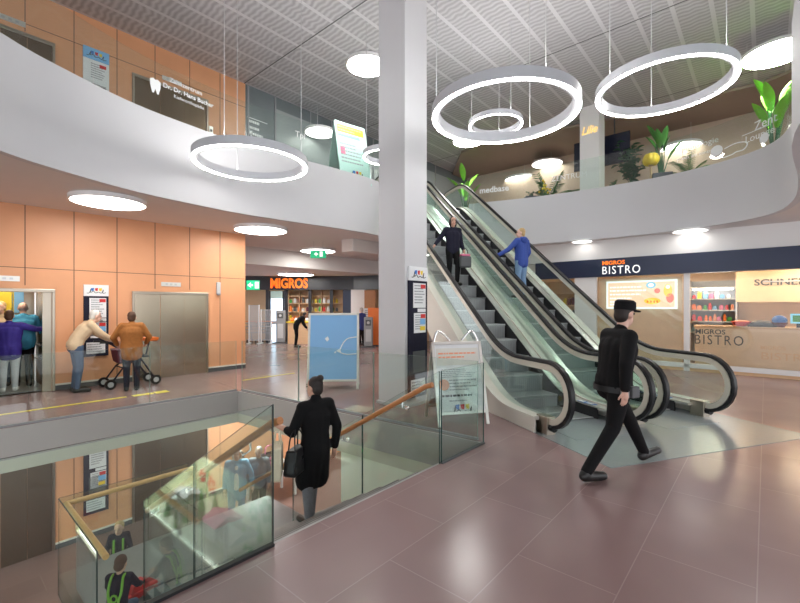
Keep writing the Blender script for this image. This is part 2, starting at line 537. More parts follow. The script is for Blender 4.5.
# upper storey behind: grey glazed shopfront in line with the lift wall, walls of the lounge
m = MB()
m.box((FEND, WB, ZU), (17, WB+.1, ZC), 0)
m.box((FEND+.9, WB-.01, ZU), (17, WB, ZC-.35), 1)
for a in (FEND+.05, FEND+.9, 7.4, 9.2, 11, 13): m.box((a, WB-.03, ZU), (a+.05, WB, ZC), 2)
structure(m.build('window_1', ['grey_glass', 'mint_glass_wall', 'mid_grey'], loc=(OX, OY, 0), rot=A1))
m = MB().box((-5, 3.7, ZU), (14, 3.9, ZC))
structure(m.build('wall_lounge', 'beige_wall', loc=(BX, BY, 0), rot=AB))
m = MB().box((-9, 20.5, -.0), (9, 20.7, ZC))
structure(m.build('wall_back', 'white_wall'))

# oval void: upper slab, its white fascia, and the ceilings
VOID = [(-5.0, 3.6), (-5.02, 5.25), (-4.85, 6.1), (-4.5, 7.1), (-3.95, 8.0), (-3.4, 8.75), (-2.6, 9.55), (-1.7, 10.35), (-.75, 11.35),
        (-.35, 12.3), (-.52, 13.1), (.6, 13.62), (2.1, 14.05), (2.95, 13.75), (4.2, 13.15), (5.7, 12.15), (7.0, 10.95), (7.7, 9.75), (7.8, 8.7),
        (7.2, 7.6), (6.1, 6.35), (4.45, 4.65), (3.2, 2.6), (2.0, .2), (0, -1.6), (-2.6, -1.2), (-4.4, 1.0)]
V = catmull([(x, y, 0) for x, y in VOID], 5, True)
cx, cy = 1.4, 6.8
def outer(p):
    d = Vector((p.x-cx, p.y-cy, 0)); k = min((16.5/abs(d.x)) if abs(d.x) > 1e-4 else 1e9, (14.5/abs(d.y)) if abs(d.y) > 1e-4 else 1e9)
    return Vector((cx + d.x*k, cy + d.y*k, 0))
K = len(V)
m = MB()
for i in range(K):
    p, q = V[i], V[(i+1) % K]; P_, Q_ = outer(p), outer(q)
    z = lambda v, h: (v.x, v.y, h)
    m.quad(z(p, ZS), z(q, ZS), z(Q_, ZS), z(P_, ZS), 1)
    m.quad(z(p, ZU), z(q, ZU), z(Q_, ZU), z(P_, ZU), 2)
    m.quad(z(p, ZS), z(q, ZS), z(q, ZU), z(p, ZU), 0)
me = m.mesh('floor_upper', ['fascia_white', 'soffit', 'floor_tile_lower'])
o = bpy.data.objects.new('floor_upper', me); col.objects.link(o); structure(o)
# fascia: a smooth curved board a little taller than the slab, left open where the escalators arrive
def in_gap(i):
    return -.6 < V[i].x < 2.25 and V[i].y > 12.6
m = MB(); rs = []; ok = [i for i in range(K)]
first = next(i for i in range(K) if in_gap(i-1) and not in_gap(i))
seq = [(first + j) % K for j in range(K)]
seq = [i for i in seq if not in_gap(i)]
for i in seq:
    p = V[i]; tn = (V[(i+1) % K] - V[i-1]).normalized(); nn = Vector((tn.y, -tn.x, 0))
    if nn.dot(Vector((cx-p.x, cy-p.y, 0))) < 0: nn = -nn
    a_, b_ = p + nn*.06, p - nn*.06
    rs.append([(a_.x, a_.y, ZS-.02), (a_.x, a_.y, ZU+.2), (b_.x, b_.y, ZU+.2), (b_.x, b_.y, ZS-.02)])
m.rings(rs)
structure(m.build('trim_2', 'fascia_white', smooth=35))
# upper ceiling: corrugated mesh panels with pale strips
m = MB().box((-10, -9, ZC), (22, 14, ZC+.1))
structure(m.build('ceiling', 'ceiling_mesh', loc=(OX, OY, 0), rot=A1))
LB = [(2.4, 16.5), (3.4, 15.2), (6.3, 13.9), (8.1, 12.6), (9.8, 11.4), (10.6, 9.6), (10.8, 7.5), (17, 7.5), (17, 20), (2.4, 20)]
m = MB().prism([(x, y, ZC-.09) for x, y in LB], (0, 0, 1), .08)
structure(m.build('ceiling_lounge', 'beige_ceiling'))
# lower ceiling in front of the far shop
m = MB().box((-1, 10.1, 3.08), (17, 17.5, ZS), 0)
structure(m.build('ceiling_shop', 'soffit', loc=(OX, OY, 0), rot=A1))
# lower storey ceiling under the slab is the slab itself; added unseen round lamps hang there (see lamps)

# column: square, turned with the grid
m = MB().box((-.3, -.3, ZL), (.3, .3, ZC))
o = m.build('column', 'fascia_white', loc=(.05, 7.4, 0), rot=A1); structure(o)
m = MB().box((-.33, -.33, 0), (.33, .33, .05))
structure(m.build('trim_3', 'light_grey', loc=(.05, 7.4, 0), rot=A1))
m = MB().box((-.28, -.28, ZU), (.28, .28, ZC))
structure(m.build('column_upper', 'white_wall', loc=(5.95, 13.0, 0), rot=AB))

# stairs: two flights and a landing
m = MB()
RZ, TR = .165, .29
for i in range(9):
    m.box((.02, i*TR, -1.9 if i > 3 else -.165*(i+1)-.45), (2.03, (i+1)*TR+.02, -RZ*(i+1)), 0)
    m.box((.02, (i+1)*TR-.03, -RZ*(i+1)), (2.03, (i+1)*TR+.005, -RZ*(i+1)+.002), 1)
structure(m.build('floor_stairs', ['stone_step', 'dark_grey'], loc=(OX, OY, 0), rot=A1))
m = MB().box((-.5, 2.61, -1.95), (2.4, 4.0, -1.65)).box((-.5, 2.25, -1.95), (0, 2.61, -1.65))
structure(m.build('floor_landing', 'landing_stone', loc=(OX, OY, 0), rot=A1))
m = MB()
for i in range(9):
    m.box((1.07, 4.0+i*TR, max(ZL, -1.65-.172*(i+1)-.5)), (2.38, 4.0+(i+1)*TR+.02, -1.65-.172*(i+1)), 0)
structure(m.build('floor_stairs_lower', 'stone_step', loc=(OX, OY, 0), rot=A1))

# landing plate in front of the escalators
m = MB().box((-.15, -1.2, .001), (3.2, .9, .006))
structure(m.build('floor_plate', 'plate_steel', loc=(EX, EY, 0), rot=AE))
# ================================================================== LIFTS
mat('lamp_cabin', (1, 1, 1), .5, emit=(1.0, .86, .68), estr=5)
def lift(name_label, a0, a1, zf, h, mat_, opened=False, nleaf=3, cat='lift door'):
    t = thing('lift_entrance', name_label, cat, D(a0, WB, zf), A1)
    W = a1 - a0; fr = .045
    m = MB()
    m.box((0, -.03, 0), (fr, .16, h)); m.box((W-fr, -.03, 0), (W, .16, h)); m.box((0, -.035, h-.05), (W, .16, h+.015))
    m.build('frame', 'steel', t, bevel=.006)
    if not opened:
        lw = (W-2*fr)/nleaf
        for i in range(nleaf):
            MB().box((fr+lw*i+.003, -.004-.008*(i % 2), 0), (fr+lw*(i+1)-.003, .02, h-.05)).build('door_leaf', mat_, t)
    return t
lf0 = doorsA[0]; lf1 = doorsA[1]
t = lift('open steel lift with people inside, beside the orange wall panels', lf0[0], lf0[1], 0, 2.02, 'steel', True, cat='lift')
W = lf0[1]-lf0[0]
MB().box((.07, .2, 0), (W-.07, 1.75, .012)).build('cabin_floor', 'landing_stone', t)
MB().box((.07, 1.72, 0), (W-.07, 1.76, 2.3)).build('cabin_back', 'steel', t)
for x0 in (.02, W-.06):
    MB().box((x0, .2, 0), (x0+.04, 1.75, 2.3)).build('cabin_side', 'steel', t)
MB().box((.02, .23, 2.3), (W-.02, 1.76, 2.34)).build('cabin_ceiling', 'white', t)
MB().box((.4, .5, 2.26), (W-.4, 1.4, 2.3)).build('cabin_lamp', 'lamp_cabin', t)
MB().box((W-.075, .75, .5), (W-.062, 1.35, 2.0)).build('cabin_mirror', 'chrome', t)
r_ = MB()
for z in (.55, .85): r_.tube([(W-.1, .3, z), (W-.1, 1.68, z), (.12, 1.68, z)], .018, 8)
r_.build('cabin_rail', 'chrome', t, smooth=40)
MB().box((W-.46, 1.695, 1.55), (W-.26, 1.72, 2.25)).build('poster', 'sky_blue', t)
MB().box((.25, 1.695, 1.5), (.8, 1.72, 2.25)).build('poster', 'yellow', t, )
m = MB().box((W-.19, .03, 0), (W-.045, .075, 1.98)); m.build('door_leaf', 'steel', t)
MB().box((.07, .03, 0), (.4, .075, 1.98)).build('door_leaf', 'steel', t)
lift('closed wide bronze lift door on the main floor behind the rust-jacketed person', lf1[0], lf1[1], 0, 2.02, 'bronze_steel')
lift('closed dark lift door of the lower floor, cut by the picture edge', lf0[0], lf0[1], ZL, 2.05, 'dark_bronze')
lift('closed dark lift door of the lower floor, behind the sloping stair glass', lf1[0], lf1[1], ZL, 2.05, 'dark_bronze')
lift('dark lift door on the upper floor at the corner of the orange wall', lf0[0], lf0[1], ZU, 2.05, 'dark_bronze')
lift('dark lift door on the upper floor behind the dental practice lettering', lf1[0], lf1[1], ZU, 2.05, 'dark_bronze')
def indicator(px, zf, label):
    a = wall_a(px)
    t = thing('lift_indicator', label, 'lift display', D(a, WB, zf+2.17), A1, 'lift displays over the doors')
    MB().box((-.22, -.012, 0), (.22, 0, .1)).build('plate', 'satin_alu', t)
    for x in (-.1, 0, .1): MB().box((x-.025, -.015, .03), (x+.025, -.011, .07)).build('display', 'light_grey', t)
indicator(171, 0, 'small metal lift display above the closed bronze lift door')
indicator(4, 0, 'small metal lift display above the open lift with people')
indicator(172, ZU, 'small metal lift display above the upper lift door with lettering')
indicator(10, ZU, 'small metal lift display at the corner of the upper floor wall')
a = wall_a(218)
t = thing('lift_call_box', 'small grey call box on the orange panel beside the bronze lift door', 'call box', D(a, WB, 2.02), A1)
MB().box((-.05, -.05, 0), (.05, 0, .3)).build('housing', 'light_grey', t, bevel=.01)
MB().cyl((0, -.04, -.04), (0, -.04, 0), .045, .05, 12).build('speaker', 'mid_grey', t)
a = wall_a(206)
t = thing('lift_call_box', 'small dark call button beside the upper lift door with lettering', 'call box', D(a+.12, WB, ZU+1.2), A1)
MB().box((-.05, -.03, 0), (.05, 0, .22)).build('housing', 'satin_alu', t)
MB().box((-.02, -.036, .08), (.02, -.03, .14)).build('button', 'ink', t)

# ------------------------------------------------------------------ info panels
def logo(parent, loc, w, rot=(0,0,0)):
    o = MB()
    k = w
    pts = [(-.48*k, 0, -.16*k), (-.36*k, 0, -.14*k), (-.28*k, 0, .08*k), (-.30*k, 0, -.12*k), (-.15*k, 0, -.05*k), (-.05*k, 0, -.15*k), (.1*k, 0, -.1*k), (.25*k, 0, -.15*k), (.35*k, 0, .05*k), (.32*k, 0, -.16*k), (.48*k, 0, -.12*k)]
    o.tube(catmull(pts, 5), .016*k, 6, mi=0)
    for x, c in ((-.2, 1), (0, 2), (.2, 3)):
        o.prism([((x-.06)*k, .0, -.02*k), ((x+.05)*k, 0, -.04*k), ((x+.075)*k, 0, .15*k), ((x-.08)*k, 0, .13*k)], (0, -1, 0), .004, c)
    o.build('logo', ['ink', 'blue', 'red', 'yellow'], parent, loc, rot)
def text_lines(mb, x0, x1, z0, z1, n, y, mi, seed):
    rg = random.Random(seed); dz = (z1-z0)/n
    for i in range(n):
        x = x0; z = z1-dz*(i+.7)
        end = x0 + (x1-x0)*rg.uniform(.6, 1)
        while x < end:
            wd = rg.uniform(.04, .13)*(x1-x0); mb.box((x, y-.002, z), (min(end, x+wd), y, z+dz*.42), mi); x += wd + .02*(x1-x0)
def info_panel(label, loc, rot, w, h, seed, head='paper', body='cloth_navy'):
    t = thing('info_panel', label, 'information panel', loc, rot)
    MB().box((-w/2, -.03, 0), (w/2, 0, h)).build('board', body, t)
    MB().box((-w/2, -.04, h), (w/2, 0, h+.24)).build('header', head, t)
    logo(t, (0, -.042, h+.12), w*.8)
    rg = random.Random(seed)
    z = h-.04
    for i, (hh, x0, x1) in enumerate(((.42, -.14, .2), (.06, -.02, .2), (.34, -.12, .2))):
        p = MB().box((x0*w*2.0, -.036, z-hh), (x1*w*2.0, -.03, z), 0)
        if hh > .1:
            text_lines(p, x0*w*2+.03, x1*w*2-.03, z-hh*.85, z-.02, 7, -.036, 1, seed+i)
            p.box((x1*w*2-.28*w, -.0385, z-.09), (x1*w*2-.01, -.036, z-.02), 2)
            if i == 2: p.box((x1*w*2-.32*w, -.0385, z-.2), (x1*w*2-.01, -.036, z-.1), 3).box((x1*w*2-.32*w, -.0385, z-.3), (x1*w*2-.02, -.036, z-.23), 4)
        p.build('notice', ['paper', 'ink_grey', 'red', 'sky_blue', 'yellow'], t)
        z -= hh + .015
    MB().box((-w*.3, -.036, .42), (w*.38, -.03, .78)).build('screen', 'dark_grey', t)
    p = MB().box((-w*.4, -.036, .06), (w*.36, -.03, .3), 0); text_lines(p, -w*.36, w*.3, .08, .28, 4, -.036, 1, seed+9)
    p.build('notice', ['paper', 'ink_grey'], t)
    return t
ac = wall_a(96)
info_panel('dark blue information panel with white logo header on the orange wall behind the white-haired man', D(ac, WB, .63), A1, .44, 1.28, 3)
info_panel('dark blue information panel on the lower floor orange wall, seen over the wooden rail', D(ac, WB, ZL+.5), A1, .44, 1.42, 5)
info_panel('pale blue information poster panel high on the upper floor orange wall', D(ac, WB, ZU+.74), A1, .46, 1.28, 8, 'sky_blue', 'paper')
nrm = Vector((math.sin(A1), -math.cos(A1), 0))
pc = Vector((.05, 7.4, 0)) + Matrix.Rotation(A1, 3, 'Z') @ Vector((0.02, -.302, .15))
info_panel('dark information panel with white logo header fixed to the white column', pc, A1, .5, 1.98, 12)

# ------------------------------------------------------------------ glass guards
def pane(parent, pts, n, th, gm='guard_glass', em='glass_edge', name='glass_panel'):
    m = MB().prism(pts, n, th, 0, 1)
    return m.build(name, [gm, em], parent)
def guard(label, p, q, h, npan, gm='guard_glass', em='glass_edge_pale', base='dark_grey', zf=0.0, group=None, bh=.03):
    t = thing('glass_balustrade', label, 'glass balustrade', D(*p, zf), A1, group)
    d = Vector((q[0]-p[0], q[1]-p[1], 0)); L = d.length; d.normalize(); n = Vector((-d.y, d.x, 0))
    for i in range(npan):
        s0, s1 = L*i/npan + (.006 if i else 0), L*(i+1)/npan - .006
        P0, P1 = d*s0, d*s1
        pane(t, [P0 + Vector((0,0,.0)), P1 + Vector((0,0,.0)), P1 + Vector((0,0,h)), P0 + Vector((0,0,h))], n, .016, gm, em)
    m = MB().prism([d*0 - n*.012, d*L - n*.012, d*L - n*.012 + Vector((0,0,bh)), d*0 - n*.012 + Vector((0,0,bh))], n, .04)
    m.build('base_channel', base, t)
    return t
guard('long glass balustrade along the far side of the stair opening before the lifts', (-6.9, 5.37), (2.55, 5.37), 1.0, 6, base='mid_grey')
guard('glass balustrade between the stair opening and the white column', (2.62, 5.3), (3.0, .1), 1.0, 3, base='mid_grey')
guard('glass balustrade with black end edge along the near side of the stair opening', (-3.9, -.02), (-.0, -.02), 1.0, 1, gm='stair_glass', em='black_plastic', base='black_plastic', bh=.02)
guard('short greenish glass balustrade standing in front of the poster board', (2.05, -.02), (2.95, -.02), 1.0, 1, gm='stair_glass', em='glass_edge', base='dark_grey', bh=.015)
SL = .165/.29
def stair_side(label, a, n, b1, gm, rail_side, rail_m, joints, rail_len):
    t = thing('stair_balustrade', label, 'stair balustrade', D(a, 0, 0), A1)
    bs = [.0] + joints + [b1]
    for i in range(len(bs)-1):
        b0, b2 = bs[i] + .005, bs[i+1] - .005
        tp = lambda b: 1.0 - SL*b
        bt = lambda b: -.12 - SL*b
        pane(t, [(0, b0, bt(b0)), (0, b2, bt(b2)), (0, b2, tp(b2)), (0, b0, tp(b0))], (1, 0, 0), .016, gm, 'glass_edge')
    x = rail_side*.085
    rl = MB().sweep([(x, .03, .86), (x, .12, .83), (x, rail_len, .83-SL*(rail_len-.12))], [(.028*math.cos(2*PI*i/10), .03*math.sin(2*PI*i/10)) for i in range(10)], (1, 0, 0))
    h = rl.build('handrail', rail_m, t, smooth=50)
    for b in (.45, 1.45, 2.4):
        z = .83 - SL*(b-.12)
        br = MB().tube([(x, b, z-.03), (x, b, z-.09), (x*.5, b, z-.11), (.0, b, z-.11)], .009, 8)
        br.cyl((0, b, z-.11), (rail_side*.02, b, z-.11), .025, .025, 12)
        br.build('bracket', 'chrome', h, smooth=40)
    return t
stair_side('sloping glass stair side with brown wooden handrail under the hand of the woman in black', .0, 1, 2.61, 'stair_glass', 1, 'rail_wood', [1.3], 2.75)
stair_side('sloping glass stair side with orange wooden handrail leading up to the poster board', 2.03, 1, 2.7, 'guard_glass', -1, 'rail_wood', [1.2], 4.1)
# landing guards with wooden rail
t = thing('landing_balustrade', 'glass landing balustrade topped by an angled pale wooden rail, beside the kneeling child', 'landing balustrade', D(-.5, 4.0, -1.65), A1)
pane(t, [(0, 0, -.25), (1.55, 0, -.25), (1.55, 0, .95), (0, 0, .95)], (0, 1, 0), .014, 'stair_glass', 'glass_edge')
pane(t, [(0, 0, -.25), (0, -1.72, -.25), (0, -1.72, .95), (0, 0, .95)], (-1, 0, 0), .014, 'stair_glass', 'glass_edge')
m = MB().sweep([(.06, -1.75, .88), (.06, -.06, .88)], [(.03*math.cos(2*PI*i/10), .032*math.sin(2*PI*i/10)) for i in range(10)], (1, 0, 0))
m.sweep([(.05, -.06, .88), (1.6, -.06, .88)], [(.03*math.cos(2*PI*i/10), .032*math.sin(2*PI*i/10)) for i in range(10)], (0, 1, 0))
m.build('handrail', 'rail_wood_pale', t, smooth=50)
# upper guard along the white fascia
t = thing('glass_balustrade', 'curved glass balustrade standing on the white fascia of the upper floor', 'glass balustrade', (0, 0, ZU+.2))
gs = [i for i in seq]
run = []
for i in gs:
    p = V[i]; tn = (V[(i+1) % K] - V[i-1]).normalized(); nn = Vector((tn.y, -tn.x, 0))
    if nn.dot(Vector((cx-p.x, cy-p.y, 0))) < 0: nn = -nn
    run.append((p + nn*.0, nn))
npan = 14; per = len(run)/npan
for k in range(npan):
    i0, i1 = int(k*per), min(len(run)-1, int((k+1)*per)); rs = []
    for j in range(i0, i1+1):
        p, nn = run[j]
        if j == i1 and i1 < len(run)-1:
            p = p - (run[j][0]-run[j-1][0]).normalized()*.012
        a_, b_ = p + nn*.006, p - nn*.006
        rs.append([(a_.x, a_.y, -.02), (a_.x, a_.y, .92), (b_.x, b_.y, .92), (b_.x, b_.y, -.02)])
    if len(rs) > 1: MB().rings(rs).build('glass_panel', 'guard_glass', t, smooth=30)
upper_guard = t
# the nearest void point helper for lettering on the glass
def guard_spot(px):
    best = None
    kx = (px-400)/420
    for j in range(len(run)-1):
        p, q = run[j][0], run[j+1][0]
        f0, f1 = p.x - kx*p.y, q.x - kx*q.y
        if f0*f1 <= 0 and p.y > 3 and q.y > 3:
            u = f0/(f0-f1); c = p.lerp(q, u)
            if best is None or c.y > best[0].y: best = (c, run[j][1])
    return best
def decal(px, py, body, size, m, lab, width=None, bold=0, align='CENTER'):
    c, nn = guard_spot(px)
    z = 1.7 + (306-py)*c.y/420 - (ZU+.2)
    ang = math.atan2(nn.y, nn.x) + PI/2
    o = text('lettering', body, size, m, upper_guard, (c.x + nn.x*.014, c.y + nn.y*.014, z), (PI/2, 0, ang), align, .001, bold, width)
    return o
decal(186, 89, 'Zahnzentrum', .115, 'decal_white', '', bold=.01)
decal(189, 98, 'Dr. Dr. Hans Bucher', .115, 'decal_white', '', bold=.02)
decal(189, 104, 'Kieferorthopädie', .085, 'decal_white', '')
decal(300, 138, 'Tpl', .2, 'decal_white', '')
decal(494, 192, 'medbase', .27, 'decal_white', '', bold=.02)
decal(569, 179, 'ZENTRUM', .22, 'decal_white', '')
decal(700, 147, 'podologie', .20, 'decal_white', '')
decal(697, 156, 'praxis am zentrum', .12, 'decal_white', '')
decal(766, 126, 'Zent', .28, 'decal_white', '')
decal(760, 138, 'Lounge', .22, 'decal_white', '')
# tooth mark beside the dental lettering, dots and loop on the glass
c, nn = guard_spot(155); z = 1.7 + (306-87)*c.y/420 - (ZU+.2); ang = math.atan2(nn.y, nn.x) + PI/2
m = MB().prism([(x*.72, 0, z*.72) for x, z in ((-.13, .16), (-.05, .2), (0, .17), (.05, .2), (.13, .16), (.13, .02), (.08, -.16), (.04, -.16), (0, -.05), (-.04, -.16), (-.08, -.16), (-.13, .02))], (0, -1, 0), .002)
m.build('tooth_mark', 'decal_white', upper_guard, (c.x+nn.x*.01, c.y+nn.y*.01, z), ang)
for px, py, r in ((717, 151, .13), (765, 138, .11)):
    c, nn = guard_spot(px); z = 1.7 + (306-py)*c.y/420 - (ZU+.2); ang = math.atan2(nn.y, nn.x) + PI/2
    m = MB().prism([(r*math.cos(2*PI*i/20), 0, r*math.sin(2*PI*i/20)) for i in range(20)], (0, -1, 0), .002)
    m.build('dot_mark', 'decal_white', upper_guard, (c.x+nn.x*.02, c.y+nn.y*.02, z), ang)
c, nn = guard_spot(738); z = 1.7 + (306-149)*c.y/420 - (ZU+.2); ang = math.atan2(nn.y, nn.x) + PI/2
m = MB().tube(catmull([(-.28, 0, .1), (-.05, 0, .14), (.16, 0, .1), (.2, 0, .02), (.12, 0, -.06), (-.02, 0, -.06), (-.12, 0, -.09), (-.3, 0, -.1)], 6), .013, 6)
m.build('loop_mark', 'decal_white', upper_guard, (c.x+nn.x*.02, c.y+nn.y*.02, z), ang)
c, nn = guard_spot(756); z = 1.7 + (306-131)*c.y/420 - (ZU+.2); ang = math.atan2(nn.y, nn.x) + PI/2
MB().box((-.3, -.002, 0), (.3, 0, .015)).build('underline', 'decal_white', upper_guard, (c.x+nn.x*.02, c.y+nn.y*.02, z), ang)
# text lines on the grey shopfront
t = thing('shopfront_sign', 'faint white text lines on the grey glazed shopfront of the upper floor', 'sign', D(wall_a(247.5), WB-.02, ZU+1.5), A1)
m = MB(); text_lines(m, 0, .5, 0, .5, 3, 0, 0, 4); m.build('lettering', 'decal_white', t)
MB().box((-.02, -.004, .5), (.6, 0, .52)).build('rule', 'decal_white', t)

# tactile strips on the floor before the lifts
b_t = 6.35
t = thing('tactile_strip', 'yellow tactile guide strips on the floor in front of the lifts', 'tactile strip', D(0, b_t, 0), A1)
for a0, a1, w_ in ((-1.4, -1.05, .1), (-1.0, .9, .07), (1.0, 1.35, .14), (1.38, 1.62, .2), (3.2, 4.6, .05)):
    MB().box((a0, -w_/2, .001), (a1, w_/2, .007)).build('strip', 'tactile', t)
# ================================================================== ESCALATORS
SS, RISE, SLP = 1.1, 4.9, .70
S_TOP = SS + RISE/SLP
def smooth_step_line(s, z0):          # handrail or deck height along the escalator
    r = .45
    def ramp(x):                       # softened max(0, x)
        if x < -r: return 0.0
        if x > r: return x
        return (x + r)**2/(4*r)
    return z0 + SLP*(ramp(s-SS) - ramp(s-S_TOP))
S_END = 9.35
def rail_path(ds=.14):
    p = []
    c, rad = (-.03, .53), .42
    for i in range(13):
        th = -PI/2 - PI*i/12
        p.append((c[0] + rad*math.cos(th), c[1] + rad*math.sin(th)))
    p[0] = (.06, .11)
    s = .12
    while s < S_END:
        p.append((s, smooth_step_line(s, .95))); s += ds
    c2 = (S_END, RISE + .53)
    for i in range(11):
        th = PI/2 - PI*i/12
        p.append((c2[0] + rad*math.cos(th), c2[1] + rad*math.sin(th)))
    return p
RP = rail_path()
def balustrade_glass(th):
    m = MB(); rs = []
    ss = [-.44 + .41*(1-math.cos(PI/2*i/8)) for i in range(9)]
    s = .05
    while s < S_END: ss.append(s); s += .2
    ss += [S_END + .41*math.sin(PI/2*i/6) for i in range(7)]
    for s in ss:
        if s < -.03:
            q = math.sqrt(max(0, .40**2 - (s+.03)**2)); zt, zb = .53+q, .53-q
        elif s > S_END:
            q = math.sqrt(max(0, .41**2 - (s-S_END)**2)); zt, zb = RISE+.53+q, RISE+.53-q
        else:
            zt, zb = smooth_step_line(s, .95)-.03, smooth_step_line(s, .16)
        rs.append([(-th/2, s, zb), (-th/2, s, zt), (th/2, s, zt), (th/2, s, zb)])
    return m.rings(rs)
def deck(w0, w1, ztop, zbot, s0, s1, mi=0, m=None):
    m = m or MB(); rs = []; s = s0
    while s < s1 + .01:
        zt, zb = smooth_step_line(s, ztop), smooth_step_line(s, zbot)
        rs.append([(w0, s, zb), (w0, s, zt), (w1, s, zt), (w1, s, zb)]); s += .15
    return m.rings(rs, mi=mi)
_cache = {}
def escalator(label, w0, first):
    t = thing('escalator', label, 'escalator', E(w0, 0), AE, 'pair of parallel escalators')
    WID = 1.30
    for w_, sgn in ((0.0, -1), (WID, 1)):
        b = thing('balustrade', '', '', (w_, 0, 0)); del b['label'], b['category']; b.parent = t
        balustrade_glass(.014).build('glass_panel', 'escalator_glass', b, smooth=30)
        prof = [(-.042, -.012), (-.042, .012), (-.028, .03), (.028, .03), (.042, .012), (.042, -.012), (.03, -.022), (-.03, -.022)]
        MB().sweep([(0, s, z) for s, z in RP], prof, (1, 0, 0)).build('handrail', 'black_rubber', b, smooth=50)
        # pale guide profile under the rubber
        inner = [(s, z) for s, z in RP]
        pts = []
        for i in range(len(inner)):
            a_ = Vector((0, *inner[max(0, i-1)])); c_ = Vector((0, *inner[min(len(inner)-1, i+1)]))
            tn = (c_-a_).normalized(); nn = Vector((1, 0, 0)).cross(tn)
            pts.append(Vector((0, *inner[i])) - nn*.062)
        MB().sweep(pts, [(-.034, -.042), (-.034, .038), (.034, .038), (.034, -.042)], (1, 0, 0)).build('handrail_guide', 'guide_cream', b, smooth=40)
        # foot block where the handrail enters
        f_ = MB().box((-.07, -.06, 0), (.07, .16, .24)); f_.build('newel_base', 'steel', b, bevel=.008)
        MB().cyl((0, -.03, .11), (0, -.13, .10), .055, .05, 12).build('handrail_inlet', 'black_rubber', b, smooth=40)
        # deck: outer ledge, inner ledge, black skirt beside the steps
        d_ = deck(-.16 if sgn < 0 else -.02, .02 if sgn < 0 else .16, .22, .17, .1, S_END)
        d_.build('deck', 'deck_cream', b, smooth=40)
        d_ = deck(.02 if sgn < 0 else -.15, .15 if sgn < 0 else -.02, .19, .15, .12, S_END)
        d_.build('inner_deck', 'satin_alu', b, smooth=40)
        d_ = deck(.13 if sgn < 0 else -.155, .155 if sgn < 0 else -.13, .17, -.28, .35, S_END-.3)
        d_.build('skirt', 'black_plastic', b, smooth=40)
    # outer cladding
    m = MB()
    poly = [(.1, 0), (1.05, 0)] + [(s, smooth_step_line(s, .02) - .80*min(1, (s-1.05)/1.0)) for s in (1.5, 2.1, 3, 4, 5, 6, 7, 7.7)] + [(8.1, 3.68), (S_END, 4.2), (S_END, RISE+.17)]
    s = S_END-.15
    top = []
    while s > .1: top.append((s, smooth_step_line(s, .17))); s -= .3
    poly += top + [(.1, .17)]
    m.prism([(-.15, s, z) for s, z in poly], (1, 0, 0), .03); m.prism([(WID+.12, s, z) for s, z in poly], (1, 0, 0), .03)
    m.build('side_cladding', 'deck_cream', t)
    MB().prism([(-.1, s, smooth_step_line(s, -.02)-.8) for s in (2.1, 7.7)] + [(-.1, 7.7, smooth_step_line(7.7, -.02)-.77), (-.1, 2.1, smooth_step_line(2.1, -.02)-.77)], (1, 0, 0), WID+.2).build('soffit_panel', 'white', t)
    # black plinth at the foot between the newels
    # steps
    for i in range(18):
        s0 = SS + .12 - .8 + i*.4
        z = SLP*(s0 - .95)
        z = max(.0, min(RISE, z)) + .02
        if first and 'step' not in _cache:
            m = MB()
            m.box((.16, 0, -.035), (1.14, .41, 0), 0)
            m.box((.17, .0, -.30), (1.13, .03, -.035), 1)
            for q in range(24):
                x = .18 + q*.04
                m.box((x, .0, -.28), (x+.018, -.008, -.04), 2)
            m.box((.16, 0, -.02), (1.14, .03, .003), 3)
            _cache['step'] = m.mesh('step', ['step_metal', 'step_riser', 'mid_grey', 'light_grey'])
        o = bpy.data.objects.new('step', _cache['step']); col.objects.link(o); o.parent = t; o.location = (0, s0, z)
    for s0, z, nm in ((-.35, .0, 'comb_plate'), (S_TOP+.2, RISE, 'comb_plate')):
        MB().box((.15, s0, z+.0), (1.15, s0+.9, z+.010)).build(nm, 'plate_steel', t)
    o = MB().box((1.00, .5, .20), (1.12, .9, .225)); 
    return t
escalator('escalator with grey steps carrying the woman in black, standing beside the poster board', 0.0, True)
escalator('escalator nearer the bistro, carrying the person in the blue jacket', 1.55, False)
t = thing('gap_cover', 'narrow cream cover between the two escalators', 'cover panel', E(1.42, 0), AE)
deck(-.0, .02, .215, .15, .1, S_END).build('cover', 'deck_cream', t, smooth=40)
# blue instruction labels on the deck
for w_, s, lab in ((1.2, .75, 'small blue safety sticker on the deck of the escalator beside the poster board'), (2.74, .75, 'small blue safety sticker on the deck of the escalator nearer the bistro')):
    t = thing('safety_sticker', lab, 'sticker', E(w_, s, smooth_step_line(s, .191)), AE)
    m = MB().box((-.05, -.3, 0), (.05, .3, .003), 0)
    for k in range(3): m.box((-.035, -.26+k*.18, .003), (.035, -.14+k*.18, .004), 1)
    m.build('sticker', ['blue', 'white'], t)
